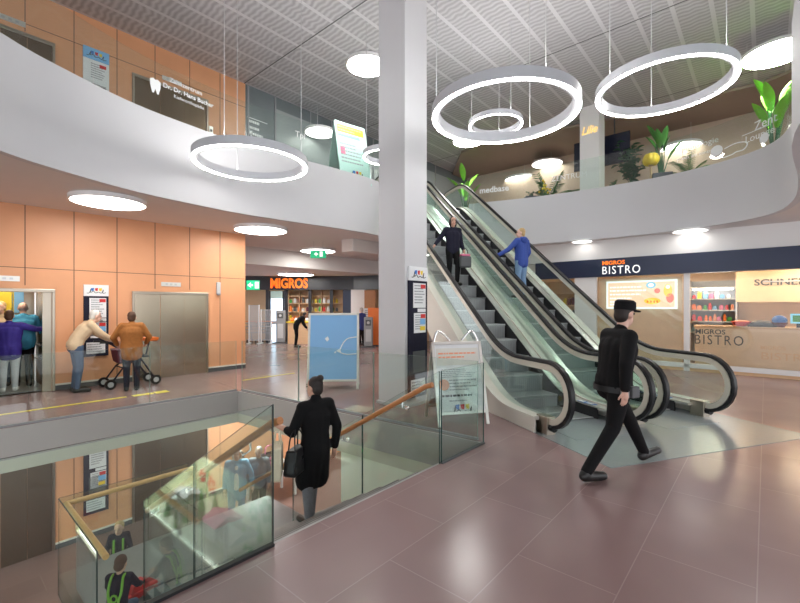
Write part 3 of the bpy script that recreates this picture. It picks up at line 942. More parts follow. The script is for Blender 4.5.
# ================================================================== LAMPS
def ring_lamp(label, c, r, wires=((.0,), (2.1,), (4.2,)), h=.15, wd=.10):
    t = thing('ring_lamp', label, 'ring lamp', c, 0, 'hanging ring lamps')
    pr = [(r, .012), (r, h), (r-wd, h), (r-wd, .012)]
    MB().lathe(pr, n=72, closed=True).build('ring_body', 'light_grey_lamp', t, smooth=40)
    MB().lathe([(r-.004, .012), (r-.004, 0), (r-wd+.05, -.004), (r-wd+.05, .012)], n=72, closed=True).build('diffuser', 'lamp_ring', t, smooth=40)
    MB().lathe([(r-.02, h), (r-.02, h+.006), (r-wd+.02, h+.006), (r-wd+.02, h)], n=72, closed=True).build('added_up_glow', 'ring_ceiling_fill', t, smooth=40)  # added glowing strip, unseen from below, brightens the ceiling
    for (th,) in wires:
        x, y = (r-wd/2)*math.cos(th), (r-wd/2)*math.sin(th)
        MB().cyl((x, y, h), (x, y, ZC-c[2]), .0055, n=6).build('wire', 'light_grey', t)
    return t
mat('light_grey_lamp', (.58, .59, .63), .4)
ring_lamp('ring lamp hanging in front of the white fascia below the dental lettering', (-2.58, 7.3, 4.14), .95, ((.6,), (2.2,), (4.6,)))
ring_lamp('large ring lamp hanging next to the white column with a small ring behind it', (1.45, 5.86, 4.34), 1.0, ((.9,), (2.9,), (5.0,)))
ring_lamp('large ring lamp hanging highest, above the potted plants and lounge lettering', (4.29, 6.86, 5.22), 1.0, ((1.2,), (3.3,), (5.1,)))
ring_lamp('small ring lamp seen through the large ring near the white column', (2.16, 9.5, 5.77), .60, ((1.2,), (3.3,), (5.1,)), .12, .08)
ring_lamp('small ring lamp half hidden by the white column, before the mint poster board', (-.29, 9.2, 4.94), .52, ((1.6,), (3.6,), (5.2,)), .12, .08)
def disc_lamp(label, c, r, h=.07, group='round ceiling lamps', z_ceil=None, base='white', lm='lamp'):
    t = thing('ceiling_lamp', label, 'ceiling lamp', c, 0, group)
    MB().lathe([(r, .0), (r, h), (.02, h), (.02, 0.012), (r-.03, .012), (r-.03, 0)], n=48, closed=True).build('frame', base, t, smooth=40)
    MB().lathe([(.002, .0), (r-.03, .002), (r-.03, .02), (.002, .02)], n=48, closed=True).build('diffuser', lm, t, smooth=40)
    if z_ceil:
        for th in (.5, 2.6, 4.7):
            MB().cyl((r*.8*math.cos(th), r*.8*math.sin(th), h), (r*.8*math.cos(th), r*.8*math.sin(th), z_ceil-c[2]), .006, n=6).build('wire', 'light_grey', t)
    return t
mat('lamp_lounge', (1, 1, 1), .5, emit=(1.0, .96, .9), estr=4)
def at(px, py, z):
    p = fp(px, py, z); return (p.x, p.y, z)
lo = 'round lamps under the lower ceiling'
disc_lamp('large round lamp under the soffit above the orange wall panels', at(109, 203.5, ZS-.08), .60, .08, lo)
disc_lamp('round lamp under the soffit at the corner of the orange wall', at(261, 231, ZS-.08), .64, .08, lo)
disc_lamp('round lamp under the soffit behind the hanging exit sign', at(318, 251.5, ZS-.08), .60, .08, lo)
disc_lamp('round lamp under the low ceiling above the orange shop name', at(296, 275, 3.0), .75, .08, lo)
disc_lamp('flat round lamp under the soffit near the handrail of the escalator', at(582, 242, ZS-.05), .30, .05, lo, lm='lamp_soft')
disc_lamp('flat round lamp under the soffit above the bistro lettering', at(690, 231.5, ZS-.05), .40, .05, lo, lm='lamp_soft')
up = 'round lamps under the upper ceiling'
disc_lamp('round lamp under the corrugated ceiling cut by the white column', at(367, 66.5, ZC-.1), .52, .08, up, lm='lamp_up')
disc_lamp('round lamp beyond the mint poster board on the upper floor', at(320, 133, 6.97), .47, .06, up, ZC, lm='lamp_soft')
disc_lamp('round lamp seen at the lower edge of the large ring', at(468, 142, ZC-.2), .55, .08, up, ZC, lm='lamp_up')
disc_lamp('round hanging lamp beside the ring at the upper corner of the room', at(777, 54, ZC-.4), .66, .06, up, ZC, lm='lamp_up')
disc_lamp('round lamp over the palm on the upper floor, seen above the medical lettering', at(521, 180, ZC-.6), .7, .08, up, ZC-.09, lm='lamp_lounge')
disc_lamp('round lamp behind the podiatry lettering on the upper glass', at(681, 148, ZC-.75), .62, .08, up, ZC-.09, lm='lamp_lounge')
disc_lamp('thin round lamp beside the upper column', at(547, 164, ZC-.4), .6, .05, up, ZC-.09, lm='lamp_lounge')
# lamps added out of view under the slab to light the lower storey
for a, b, lab in ((-1.8, 6.0, 'added unseen round lamp on the lower storey ceiling at the dark lift door'), (3.6, 6.6, 'added unseen round lamp on the lower storey ceiling beyond the stair')):
    p = D(a, b, -.70); disc_lamp(lab, p, .5, .08, 'added unseen lamps of the lower storey', lm='lamp_up')
# area lights: each sits right at a lamp and only carries that lamp's light
def lamp_light(loc, size, power, colr=(1, .96, .9), name='lamp_light'):
    d = bpy.data.lights.new(name, 'AREA'); d.shape = 'DISK'; d.size = size; d.energy = power; d.color = colr
    o = bpy.data.objects.new(name, d); col.objects.link(o); o.location = loc
    return o
# ================================================================== BISTRO
ZB0, ZB1 = 2.56, 3.08
m = MB().box((-.6, -.02, ZB1), (9, .2, ZS)).box((-3.5, 0, 0), (-.6, .2, ZS)).box((-.6, .12, ZB0), (9, .2, ZB1))
structure(m.build('wall_bistro', 'white_wall', loc=(BX, BY, 0), rot=AB))
m = MB().box((-.7, 3.6, 0), (9, 3.8, ZB1+.5)).box((-.7, .2, 0), (-.5, 3.6, 3.5)).box((8.8, .2, 0), (9, 3.6, 3.5))
structure(m.build('wall_bistro_back', 'pale_wood', loc=(BX, BY, 0), rot=AB))
m = MB().box((-.7, .2, 3.0), (9, 3.8, 3.1)); structure(m.build('ceiling_bistro', 'soffit', loc=(BX, BY, 0), rot=AB))
t = thing('shop_sign', 'dark navy fascia sign reading BISTRO in white above the bistro windows', 'shop sign', B(0, 0, 0), AB)
MB().box((-.05, -.12, ZB0), (9, .1, ZB1)).build('sign_band', 'navy', t)
text('lettering', 'MIGROS', .155, 'sign_orange', t, (1.98, -.125, 2.90), bold=.03, ext=.01, width=.60, label='orange lettering')
text('lettering', 'BISTRO', .325, 'sign_white', t, (1.97, -.125, 2.63), bold=.0, ext=.01, width=.98, label='white lettering', space=1.2)
# window frames and panes
t = thing('shop_window', 'bistro shopfront glazing with white posts and frosted lower glass', 'shop window', B(0, 0, 0), AB)
fr = MB()
for u0, u1 in ((1.17, 1.80), (3.97, 4.10), (7.2, 7.3)): fr = MB().box((u0, -.05, .0), (u1, .06, ZB0)); fr.build('post', 'white', t)
MB().box((1.8, -.05, .08), (9, .06, .20)).build('sill_rail', 'white', t)
MB().box((1.8, -.03, .0), (9, .05, .08)).build('plinth', 'warm_wood', t)
for u0, u1 in ((0, 1.17), (1.80, 3.97), (4.10, 7.2), (7.3, 8.9)):
    MB().box((u0, .0, .2), (u1, .012, ZB0)).build('pane', 'shop_glass', t)
dec = thing('window_lettering', 'dark bistro lettering stuck on the glass of the shopfront', 'window lettering', B(4.19, -.006, 0), AB)
text('lettering', 'MIGROS', .17, 'decal_grey', dec, (.02, 0, .985), bold=.02, ext=.001, width=.62)
text('lettering', 'BISTRO', .345, 'decal_grey', dec, (0, 0, .72), ext=.001, width=.98, space=1.25)
dec = thing('window_lettering', 'painted shadow of the bistro lettering, low on the glass near the picture edge', 'window lettering', B(5.5, -.006, 0), AB)  # shadow of the window lettering, drawn as a second tinted set of letters
text('lettering', 'MIGROS', .13, 'warm_wood', dec, (0, 0, .66), bold=.02, ext=.001, width=.45)
text('lettering', 'BISTRO', .25, 'warm_wood', dec, (.0, 0, .42), ext=.001, width=.95)
# left window: wooden panel with lit menu screen
t = thing('wood_partition', 'beige wooden panel behind the bistro window below the lit menu screen', 'panel', B(1.82, .12, 0), AB)
MB().box((0, 0, 0), (2.1, .06, 2.5)).build('panel', 'pale_wood', t)
t = thing('menu_screen', 'wide lit menu screen with food pictures in the bistro window', 'menu screen', B(2.05, .05, 1.62), AB)
W_, H_ = 1.76, .80
MB().box((0, 0, 0), (W_, .06, H_)).build('frame', 'screen_frame', t)
MB().box((.05, -.006, .05), (W_-.05, .0, H_-.05)).build('display', 'screen_glow', t)
m = MB()
for z, x1 in ((.62, .95), (.52, 1.05), (.41, 1.15), (.30, .8), (.2, .65), (.12, .7)):
    text_lines(m, .1, x1, z-.05, z+.05, 1, -.007, 0, int(z*100))
m.build('menu_text', 'screen_white', t)
def blob(cx_, cz_, rx, rz, mi, mb, y=-.008):
    mb.prism([(cx_+rx*math.cos(2*PI*i/18), y, cz_+rz*math.sin(2*PI*i/18)) for i in range(18)], (0, -1, 0), .003, mi)
m = MB()
blob(1.15, .66, .12, .09, 1, m); blob(1.15, .66, .07, .05, 0, m, -.012); blob(1.30, .50, .07, .07, 2, m)
blob(1.55, .50, .10, .17, 3, m); blob(1.60, .30, .09, .13, 2, m); blob(1.18, .22, .2, .09, 3, m)
for x in (1.07, 1.15, 1.23, 1.3): blob(x, .2, .02, .035, 4, m, -.012)
blob(1.55, .6, .05, .05, 0, m, -.012)
m.build('food_picture', ['screen_white', 'screen_blue', 'screen_red', 'screen_yellow', 'sign_orange'], t)
# counter
t = thing('counter', 'long pale wooden service counter inside the bistro', 'counter', B(4.15, .55, 0), AB)
MB().box((0, 0, 0), (4.6, .7, 1.12)).build('body', 'pale_wood', t)
MB().box((-.02, -.04, 1.12), (4.6, .74, 1.17)).build('top', 'warm_wood', t)
# back shelves with goods
t = thing('display_shelf', 'lit refrigerated shelf unit full of colourful goods behind the bistro counter', 'shelf', B(3.75, 2.9, 0), AB)
MB().box((0, .5, 0), (1.2, .55, 2.5)).build('back_panel', 'light_grey', t)
for x in (0, 1.16): MB().box((x, 0, 0), (x+.04, .5, 2.5)).build('side_panel', 'satin_alu', t)
for z in (.85, 1.2, 1.55, 1.9, 2.26): MB().box((.04, 0, z), (1.16, .5, z+.03)).build('shelf', 'satin_alu', t)
MB().box((.1, .02, 2.2), (1.1, .08, 2.25)).build('lamp_tube', 'lamp', t)
rg = random.Random(5)
gm = ['red', 'yellow', 'green', 'orange', 'white', 'sky_blue', 'salmon', 'pink']
protos = []
def goods(px, y, zs, x0, x1, base, grp, lab, rot):
    for z in zs:
        x = x0
        while x < x1:
            wd = rg.uniform(.07, .12); h = rg.uniform(.12, .24); c = gm[rg.randrange(len(gm))]
            o = MB().box((-wd/2, -.05, 0), (wd/2, .05, h*.8)).box((-wd*.3, -.035, h*.8), (wd*.3, .035, h)).build('packed_good', c, None, base(x, y, z), rot)
            tag(o, lab, 'packaged food', grp); x += wd + rg.uniform(.02, .06)
goods(0, 3.08, (1.23, 1.58, 1.93), 3.86, 4.85, B, 'packaged goods on the bistro shelf', 'small colourful packet standing on the lit bistro shelf', AB)
# counter top objects
def cobj(name, lab, cat, u, parts_):
    t = thing(name, lab, cat, B(u, .85, 1.17), AB)
    for nm, mb_, mt in parts_: mb_.build(nm, mt, t, smooth=40)
cobj('salad_bowl', 'red oval bowl on the bistro counter', 'bowl', 5.11, [('bowl', MB().lathe([(.08, 0), (.14, .02), (.22, .13), (.205, .13), (.12, .03), (.02, .025)], n=24), 'red'), ('food', MB().ell((0, 0, .11), (.19, .19, .05)), 'salmon')])
cobj('serving_tray', 'black covered serving tray on the bistro counter', 'tray', 5.53, [('tray', MB().box((-.28, -.18, 0), (.28, .18, .04)), 'black_plastic'), ('cover', MB().ell((0, 0, .04), (.25, .16, .13)), 'dark_grey')])
cobj('gift_basket', 'blue and red wrapped basket on the bistro counter', 'basket', 5.86, [('basket', MB().lathe([(.1, 0), (.16, .12), (.14, .12), (.02, .02)], n=20), 'maroon'), ('wrapping', MB().ell((0, 0, .17), (.15, .15, .13), 10, 6), 'blue')])
cobj('card_terminal', 'green and blue screen till at the end of the bistro counter', 'till', 6.22, [('stand', MB().box((-.05, -.05, 0), (.05, .05, .1)), 'black_plastic'), ('screen', MB().box((-.16, -.03, .1), (.16, .02, .34)), 'screen_blue'), ('keys', MB().box((-.12, -.036, .14), (.12, -.03, .3)), 'green')])
for u, lab in ((5.95, 'small round blue and white badge on the bistro back wall above the black tray'), (6.75, 'small round blue and white badge on the bistro back wall nearer the picture edge')):
    t = thing('wall_badge', lab, 'badge', B(u+.75, 3.58, 1.75), AB, 'badges on the bistro back wall')
    m = MB(); blob(0, 0, .12, .12, 0, m); m.build('disc', 'white', t)
    m = MB(); m.prism([(-.08, -.014, .05), (.02, -.014, -.09), (.1, -.014, .02), (.02, -.014, .1)], (0, -1, 0), .003); m.build('mark', 'blue', t)
t = thing('wall_lettering', 'dark lettering on a pale board high inside the bistro', 'lettering', B(5.35, 2.2, 2.16), AB)
MB().box((-.4, .02, -.35), (2.6, .06, .75)).build('board', 'pale_wood', t)
text('lettering', 'SCHNELLER', .24, 'decal_grey', t, (0, .0, .12), bold=.02, ext=.004, width=1.5)
MB().box((.2, -.01, .2), (1.9, .0, .235)).build('slat', 'satin_alu', t)
for u, y in ((4.6, 1.4), (6.5, 1.6), (2.9, 1.8), (8, 1.6)):
    t = thing('linear_lamp', 'slim bright lamp on the bistro ceiling', 'ceiling lamp', B(u, y, 2.78), AB, 'slim lamps on the bistro ceiling')
    MB().box((-.55, -.05, .02), (.55, .05, .08)).build('housing', 'white', t)
    MB().box((-.53, -.04, .0), (.53, .04, .02)).build('diffuser', 'lamp_warm', t)
    MB().cyl((0, 0, .08), (0, 0, .215), .01, n=6).build('rod', 'light_grey', t)
# wooden shelf left of the bistro, seen through the escalator
t = thing('wooden_shelf', 'wooden shelf with orange and brown goods seen between the escalator handrails', 'shelf', B(.05, .35, 0), AB)
MB().box((0, .35, 0), (1.1, .4, 2.5)).build('back_panel', 'warm_wood', t)
for z in (.9, 1.3, 1.7, 2.1): MB().box((0, 0, z), (1.1, .35, z+.04)).build('shelf', 'warm_wood', t)
for x in (0, 1.06): MB().box((x, 0, 0), (x+.04, .35, 2.5)).build('side_panel', 'warm_wood', t)
for z in (1.34, 1.74):
    x = .12
    while x < 1.0:
        h = rg.uniform(.1, .2)
        o = MB().box((-.04, -.05, 0), (.04, .05, h)).cyl((0, 0, h), (0, 0, h+.04), .025, n=10).build('packed_good', ['orange', 'maroon', 'yellow', 'dark_grey'][rg.randrange(4)], None, B(.05+x, .5, z), AB)
        tag(o, 'small packet standing on the wooden shelf behind the escalator', 'packaged food', 'goods on the wooden shelf'); x += .13

# ================================================================== FAR SHOP
FX, FY = -7.6, 19.6
S_ = lambda x, y, z=0: Vector((FX+x, FY+y, z))
def sx(px): return (px-400)/420*FY - FX
t = thing('shop_sign', 'charcoal fascia sign with orange shop name above the far shop', 'shop sign', S_(0, 0), 0)
MB().box((-.3, -.2, 2.45), (sx(354), .1, 3.08)).build('sign_band', 'charcoal_sign', t)
MB().prism([(sx(354), -.2, 2.45), (sx(354)+1.9, -1.2, 2.45), (sx(354)+1.9, -1.2, 3.08), (sx(354), -.2, 3.08)], (0, 1, 0), .2).build('sign_band', 'charcoal_sign', t)
text('lettering', 'MIGROS', .62, 'sign_orange', t, (sx(271.5), -.21, 2.54), bold=.035, ext=.02, width=sx(308.5)-sx(271.5), label='orange lettering')
t = thing('shopfront', 'glazed dark-framed front of the far shop', 'shopfront', S_(0, 0), 0)
for px in (266, 284.5, 308.5, 330): MB().box((sx(px), -.05, 0), (sx(px)+.14, .1, 2.45)).build('post', 'charcoal_sign', t)
MB().box((sx(343), -.05, 0), (sx(351), .1, 2.45)).build('post', 'navy', t)
t = thing('sliding_door', 'bright glass door with pale blue daylight in the far shopfront', 'door', S_(sx(269.5), 0), 0)
wd = sx(284)-sx(269.5)
MB().box((0, .02, .0), (wd, .06, 2.05)).build('pane', 'daylight_glass', t)
MB().box((0, -.02, 2.05), (wd, .06, 2.4)).build('transom', 'mint', t)
for x in (0, wd-.06): MB().box((x, -.03, 0), (x+.06, .08, 2.4)).build('frame', 'charcoal_sign', t)
MB().box((.06, -.01, .85), (wd-.06, .02, 1.0)).build('push_bar', 'satin_alu', t)
m = MB().box((-.3, 3.2, 0), (9, 3.35, 3.1)); structure(m.build('wall_shop_back', 'warm_wood', loc=S_(0, -2.4), rot=0))
t = thing('wall_shelf', 'tall wooden shelf wall of goods inside the far shop', 'shelf', S_(sx(286), .55), 0)
wd = sx(342)-sx(286)
MB().box((0, .2, 0), (wd, .24, 2.6)).build('back_panel', 'pale_wood', t)
for z in (.6, 1.0, 1.4, 1.8, 2.15): MB().box((0, -.15, z), (wd, .2, z+.04)).build('shelf', 'warm_wood', t)
for i in range(6): MB().box((wd*i/5-.02, -.15, 0), (wd*i/5+.02, .2, 2.6)).build('upright', 'warm_wood', t)
for z in (1.04, 1.44, 1.84):
    x = .1
    while x < wd-.15:
        h = rg.uniform(.14, .28); c = ['red', 'orange', 'white', 'dark_grey', 'maroon', 'green', 'yellow'][rg.randrange(7)]
        o = MB().box((-.055, -.05, 0), (.055, .05, h*.8)).box((-.03, -.03, h*.8), (.03, .03, h)).build('packed_good', c, None, S_(sx(286)+x, .48, z), 0)
        tag(o, 'small packet on the wooden shelf wall of the far shop', 'packaged food', 'goods in the far shop'); x += .2
t = thing('produce_stand', 'orange-lit produce stand inside the far shop behind the blue board', 'stand', S_(sx(318), -.5), 0)
MB().box((-1.2, -.3, 0), (1.0, .3, .95)).build('body', 'warm_wood', t)
MB().box((-1.25, -.35, .95), (1.05, .35, 1.0)).build('top', 'yellow', t)
for i in range(12):
    x = -1.05 + i*.17
    o = MB().ell((0, 0, .08), (.085, .08, .08), 12, 8).tube([(0, 0, .15), (.01, 0, .185)], .012, 6).build('fruit', ['orange', 'white', 'red'][i % 3], None, S_(sx(318)+x, -.62, 1.0), 0, smooth=50)
    tag(o, ['round orange fruit on the produce stand of the far shop', 'round white vegetable on the produce stand of the far shop', 'round red fruit on the produce stand of the far shop'][i % 3], 'fruit', ['orange fruit', 'white vegetables', 'red fruit'][i % 3] + ' on the produce stand')
# pillars, lockers, gates
t = thing('shop_pillar', 'white pillar beside the orange lockers at the far shop', 'pillar', S_(sx(352), -.4), 0)
MB().box((0, 0, 0), (.65, .6, 2.45)).build('shaft', 'white', t); MB().box((-.01, -.01, 0), (.66, .61, .1)).build('base', 'mid_grey', t)
t = thing('locker_block', 'bright orange locker block next to the white column', 'locker', S_(sx(371), -1.9), 0)
MB().box((0, 0, .06), (.8, .5, 1.62)).build('body', 'orange', t)
for z in (.1, .6, 1.1):
    d_ = MB().box((.03, -.015, z), (.77, 0, z+.46)).build('door', 'orange', t); MB().box((.68, -.03, z+.2), (.71, -.015, z+.26)).build('knob', 'chrome', d_)
MB().box((.03, .03, 0), (.77, .47, .06)).build('plinth', 'dark_grey', t)
t = thing('brown_cabinet', 'tall brown cabinet behind the orange lockers', 'cabinet', S_(sx(366), -.9), 0)
MB().box((0, 0, 0), (.5, .4, 2.4)).build('body', 'rail_wood', t); MB().box((.02, -.02, .08), (.48, 0, 2.38)).build('door', 'rail_wood', t)
def gate_post(px, py, lab, h=1.5, w_=.42):
    p = fp(px, py, 0)
    t = thing('sensor_post', lab, 'sensor post', p, 0)
    MB().box((-w_/2-.12, -.2, 0), (w_/2+.12, .2, .05)).build('foot', 'dark_grey', t)
    MB().box((-w_/2, -.1, .05), (w_/2, .1, h)).build('body', 'mid_grey', t, bevel=.04)
    MB().box((-w_*.3, -.115, h-.35), (w_*.3, -.1, h-.12)).build('panel', 'dark_grey', t)
    m = MB(); blob(0, h-.23, .06, .06, 0, m, -.116); m.build('button', 'light_grey', t)
    MB().box((-w_*.3, -.112, .25), (w_*.3, -.1, h*.6)).build('grille', 'light_grey', t)
gate_post(281, 343.5, 'grey sensor post in front of the glass door of the far shop')
gate_post(368.5, 347.5, 'grey sensor post beside the orange lockers', 1.25, .36)
def rack(px0, px1, py, h, lab, n, dense):
    p0, p1 = fp(px0, py), fp(px1, py)
    t = thing('wire_gate', lab, 'wire gate', p0, 0)
    L = p1.x-p0.x
    fr = MB().tube([(0, 0, 0), (0, 0, h)], .03, 8).tube([(L, 0, 0), (L, 0, h)], .03, 8)
    fr.build('frame', 'white', t, smooth=40)
    m = MB()
    for z in (.15, h*.5, h-.03): m.tube([(0, 0, z), (L, 0, z)], .018, 6)
    for i in range(1, n): m.tube([(L*i/n, 0, .15), (L*i/n, 0, h-.03)], dense, 6)
    m.build('bars', 'light_grey', t, smooth=40)
    MB().box((-.04, -.2, 0), (.04, .2, .04)).build('foot', 'white', t); MB().box((L-.04, -.2, 0), (L+.04, .2, .04)).build('foot', 'white', t)
    return t
rack(249, 259, 343.7, 1.75, 'white wire gate at the corner of the orange wall by the far shop', 9, .016)
m = MB().box((.0, -.04, .75), (.34, -.03, 1.6), 0); text_lines(m, .03, .3, .8, 1.55, 8, -.04, 1, 3); m.build('notice_sheet', ['paper', 'ink_grey'], t)
t = rack(261, 271, 343.4, 1.55, 'pale pink-white barrier gate between the wire gate and the sensor post', 5, .02)
p = fp(252, 342.5)
for i in range(2):
    t = thing('shopping_trolley', ['grey wire shopping trolley behind the white wire gate', 'grey wire shopping trolley behind the pale barrier gate'][i], 'trolley', (p.x+.0+i*.72, p.y+.25, 0), .0)
    m = MB()
    for z in (.45, .6, .75, .9):
        k = (z-.45)*.25; m.tube([(-.22-k, -.35-k, z), (.22+k, -.35-k, z), (.22+k, .35+k, z), (-.22-k, .35+k, z)], .01, 5, closed=True)
    for x in (-.2, -.1, 0, .1, .2): m.tube([(x*1.4, -.46, .9), (x, -.35, .45), (x, .35, .45), (x*1.4, .46, .9)], .008, 5)
    m.build('basket', 'mid_grey', t, smooth=40)
    MB().tube([(-.22, .35, .12), (-.22, .3, .45)], .015, 6).tube([(.22, .35, .12), (.22, .3, .45)], .015, 6).tube([(-.22, -.3, .12), (-.22, .4, .15)], .015, 6).tube([(.22, -.3, .12), (.22, .4, .15)], .015, 6).build('frame', 'mid_grey', t, smooth=40)
    MB().tube([(-.3, -.46, .9), (-.3, -.6, 1.0), (.3, -.6, 1.0), (.3, -.46, .9)], .015, 6).build('handle', 'orange', t, smooth=40)
    for x in (-.2, .2):
        for y in (-.3, .35): MB().cyl((x-.02, y, .06), (x+.02, y, .06), .06, n=12).build('wheel', 'black_rubber', t)

# exit signs
def exit_sign(lab, c, rot, w_, h_, hang=None, side=False):
    t = thing('exit_sign', lab, 'exit sign', c, rot)
    MB().box((-w_/2, -.03, 0), (w_/2, .03, h_)).build('lit_box', 'exit_green', t)
    m = MB()
    q = h_/.2
    m.prism([(-.11*q, -.034, .1*q), (-.04*q, -.034, .16*q), (-.04*q, -.034, .12*q), (.0, -.034, .12*q), (.0, -.034, .08*q), (-.04*q, -.034, .08*q), (-.04*q, -.034, .04*q)], (0, -1, 0), .003)
    m.box((.04*q, -.037, .03*q), (.12*q, -.034, .17*q))
    m.build('pictogram', 'exit_white', t)
    if hang:
        for x in (-w_*.3, w_*.3): MB().cyl((x, 0, h_), (x, 0, hang), .006, n=6).build('wire', 'light_grey', t)
exit_sign('green exit sign hanging from the soffit before the far shop', (-2.45, 12.6, 3.14), 0, .46, .23, .51)
p = D(FEND+.22, WB-.02, 2.12)
exit_sign('green exit sign at the edge of the orange wall', (p.x, p.y, 2.15), .2, .34, .26, None)
# spotlight-like ceiling hatch near the column
t = thing('ceiling_duct', 'pale boxed duct under the soffit beside the white column', 'duct', (-.95, 12.9, 3.28), A1)
MB().box((-.9, -.25, 0), (.9, .25, .37)).build('casing', 'soffit', t, bevel=.02)
MB().box((.2, -.26, .1), (.5, -.25, .25)).build('grille', 'rail_wood', t)
# ================================================================== POSTER BOARDS
def a_board(label, loc, rot, w, h, tilt, frame_m, face_builder, back_m='dark_grey', open_=.55, top_arc=False, cat='poster board'):
    t = thing('poster_board', label, cat, loc, rot)
    # front face leans back: foot at y=-open/2, top at y=0
    yb = -open_/2
    L = math.hypot(h, yb); ang = math.atan2(-yb, h)
    def face(nm, sgn, mt):
        g = MB()
        for x0, x1, z0, z1 in ((-w/2, -w/2+.045, 0, L), (w/2-.045, w/2, 0, L), (-w/2, w/2, L-.045, L), (-w/2, w/2, .16, .205)):
            g.box((x0, -.02, z0), (x1, .01, z1))
        o = g.build(nm, frame_m, t, (0, sgn*yb, 0), (-ang*sgn, 0, 0), bevel=.006)
        return o
    fr = face('frame', 1, frame_m); bk = face('frame', -1, frame_m)
    MB().box((-w/2+.03, -.004, .19), (w/2-.03, .004, L-.03)).build('back_panel', back_m, bk)
    face_builder(fr, w, L)
    if top_arc:
        for o_ in (fr,):
            MB().tube(catmull([(-w/2+.02, 0, L-.05), (-w/2+.12, 0, L+.16), (-w/2+.3, 0, L+.02)], 6), .016, 8).build('hanger', 'chrome', o_, smooth=40)
            MB().tube(catmull([(w/2-.3, 0, L+.02), (w/2-.12, 0, L+.16), (w/2-.02, 0, L-.05)], 6), .016, 8).build('hanger', 'chrome', o_, smooth=40)
    return t
def blue_face(fr, w, L):
    MB().box((-w/2+.03, -.008, .19), (w/2-.03, .0, L-.03)).build('poster', 'board_blue', fr)
    m = MB()
    y = -.011
    m.tube(catmull([(w/2-.05, y, L*.68), (.3, y, L*.66), (.2, y, L*.6), (.13, y, L*.50), (.16, y, L*.47), (.3, y, L*.45), (w/2-.05, y, L*.46)], 6), .012, 6)
    m.prism([(.06, y, L*.5), (.14, y, L*.53), (.16, y, L*.47), (.1, y, L*.48)], (0, -1, 0), .003)
    m.prism([(-.18, y, L*.66), (-.12, y, L*.69), (-.09, y, L*.65), (-.13, y, L*.62)], (0, -1, 0), .003)
    m.prism([(.02, y, L*.485), (.06, y, L*.495), (.05, y, L*.47), (.02, y, L*.465)], (0, -1, 0), .003)
    m.build('white_line_drawing', 'decal_white', fr)
a_board('blue advertising board with a white line drawing in a pale frame, on the open floor', fp(334, 387), R(4), 1.05, 1.55, 0, 'off_white', blue_face, 'light_grey')
def text_face(fr, w, L):
    m = MB().box((-w/2+.03, -.008, .19), (w/2-.03, .0, L-.03), 0)
    y = -.008
    m.box((-w/2+.06, y-.002, L-.35), (w/2-.06, y, L-.1), 2)
    text_lines(m, -w/2+.09, w/2-.09, L-.26, L-.15, 2, y-.002, 3, 2)
    text_lines(m, -w/2+.12, w/2-.1, L*.56, L-.4, 5, y, 1, 4)
    text_lines(m, -w/2+.22, w/2-.1, L*.4, L*.55, 4, y, 1, 6)
    text_lines(m, -w/2+.1, w/2-.06, L*.32, L*.38, 1, y, 4, 7)
    text_lines(m, -w/2+.2, w/2-.2, L*.27, L*.31, 1, y, 1, 8)
    m.prism([(-w/2+.14+.08*math.cos(2*PI*i/18), y, L*.48+.08*math.sin(2*PI*i/18)) for i in range(18)], (0, -1, 0), .004, 3)
    m.build('poster', ['paper', 'ink_grey', 'off_white', 'salmon', 'ink'], fr)
    logo(fr, (0, -.014, L*.2), w*.5)
p = fp(456, 420)
a_board('white text poster board standing at the foot of the escalator', p, R(14), .78, 1.17, 0, 'satin_alu', text_face, 'dark_grey', .62, True)
def mint_face(fr, w, L):
    m = MB().box((-w/2+.03, -.008, .1), (w/2-.03, .0, L-.03), 0)
    y = -.008
    m.box((-w/2+.07, y-.002, L-.3), (w/2-.06, y, L-.08), 2)
    text_lines(m, -w/2+.1, w/2-.1, L-.28, L-.1, 2, y-.002, 3, 2)
    m.box((-w/2+.08, y-.002, L-.42), (w/2-.2, y, L-.34), 4)
    text_lines(m, -w/2+.1, w/2-.15, L*.3, L*.66, 6, y, 1, 4)
    m.box((-w/2+.1, y-.002, L*.45), (-w/2+.24, y, L*.58), 5)
    m.build('poster', ['mint', 'ink_grey', 'yellow', 'salmon', 'sky_blue', 'pink'], fr)
    logo(fr, (.05, -.014, L*.16), w*.5)
a_board('mint green poster board standing on the upper floor behind the white fascia', (-1.36, 11.25, ZU), R(38), .95, 1.66, 0, 'mint', mint_face, 'mint', .75)
# hanging screen by the upper column
t = thing('hanging_screen', 'dark flat screen hanging behind the upper white column', 'screen', (6.55, 13.7, 6.25), AB)
MB().box((-.85, 0, 0), (.85, .07, .95)).build('display', 'screen_dark', t)
for x in (-.4, .4): MB().cyl((x, .035, .95), (x, .035, ZC-.09-6.25), .02, n=8).build('rod', 'dark_grey', t)
t = thing('column_lettering', 'golden script lettering on the upper white column', 'lettering', Vector((5.95, 13.0, 6.95)) + Matrix.Rotation(AB, 3, 'Z') @ Vector((0, -.285, 0)), AB)
text('lettering', 'Lilie', .34, 'gold', t, (-.24, 0, 0), bold=.01, ext=.006, width=.46, shear=.3)

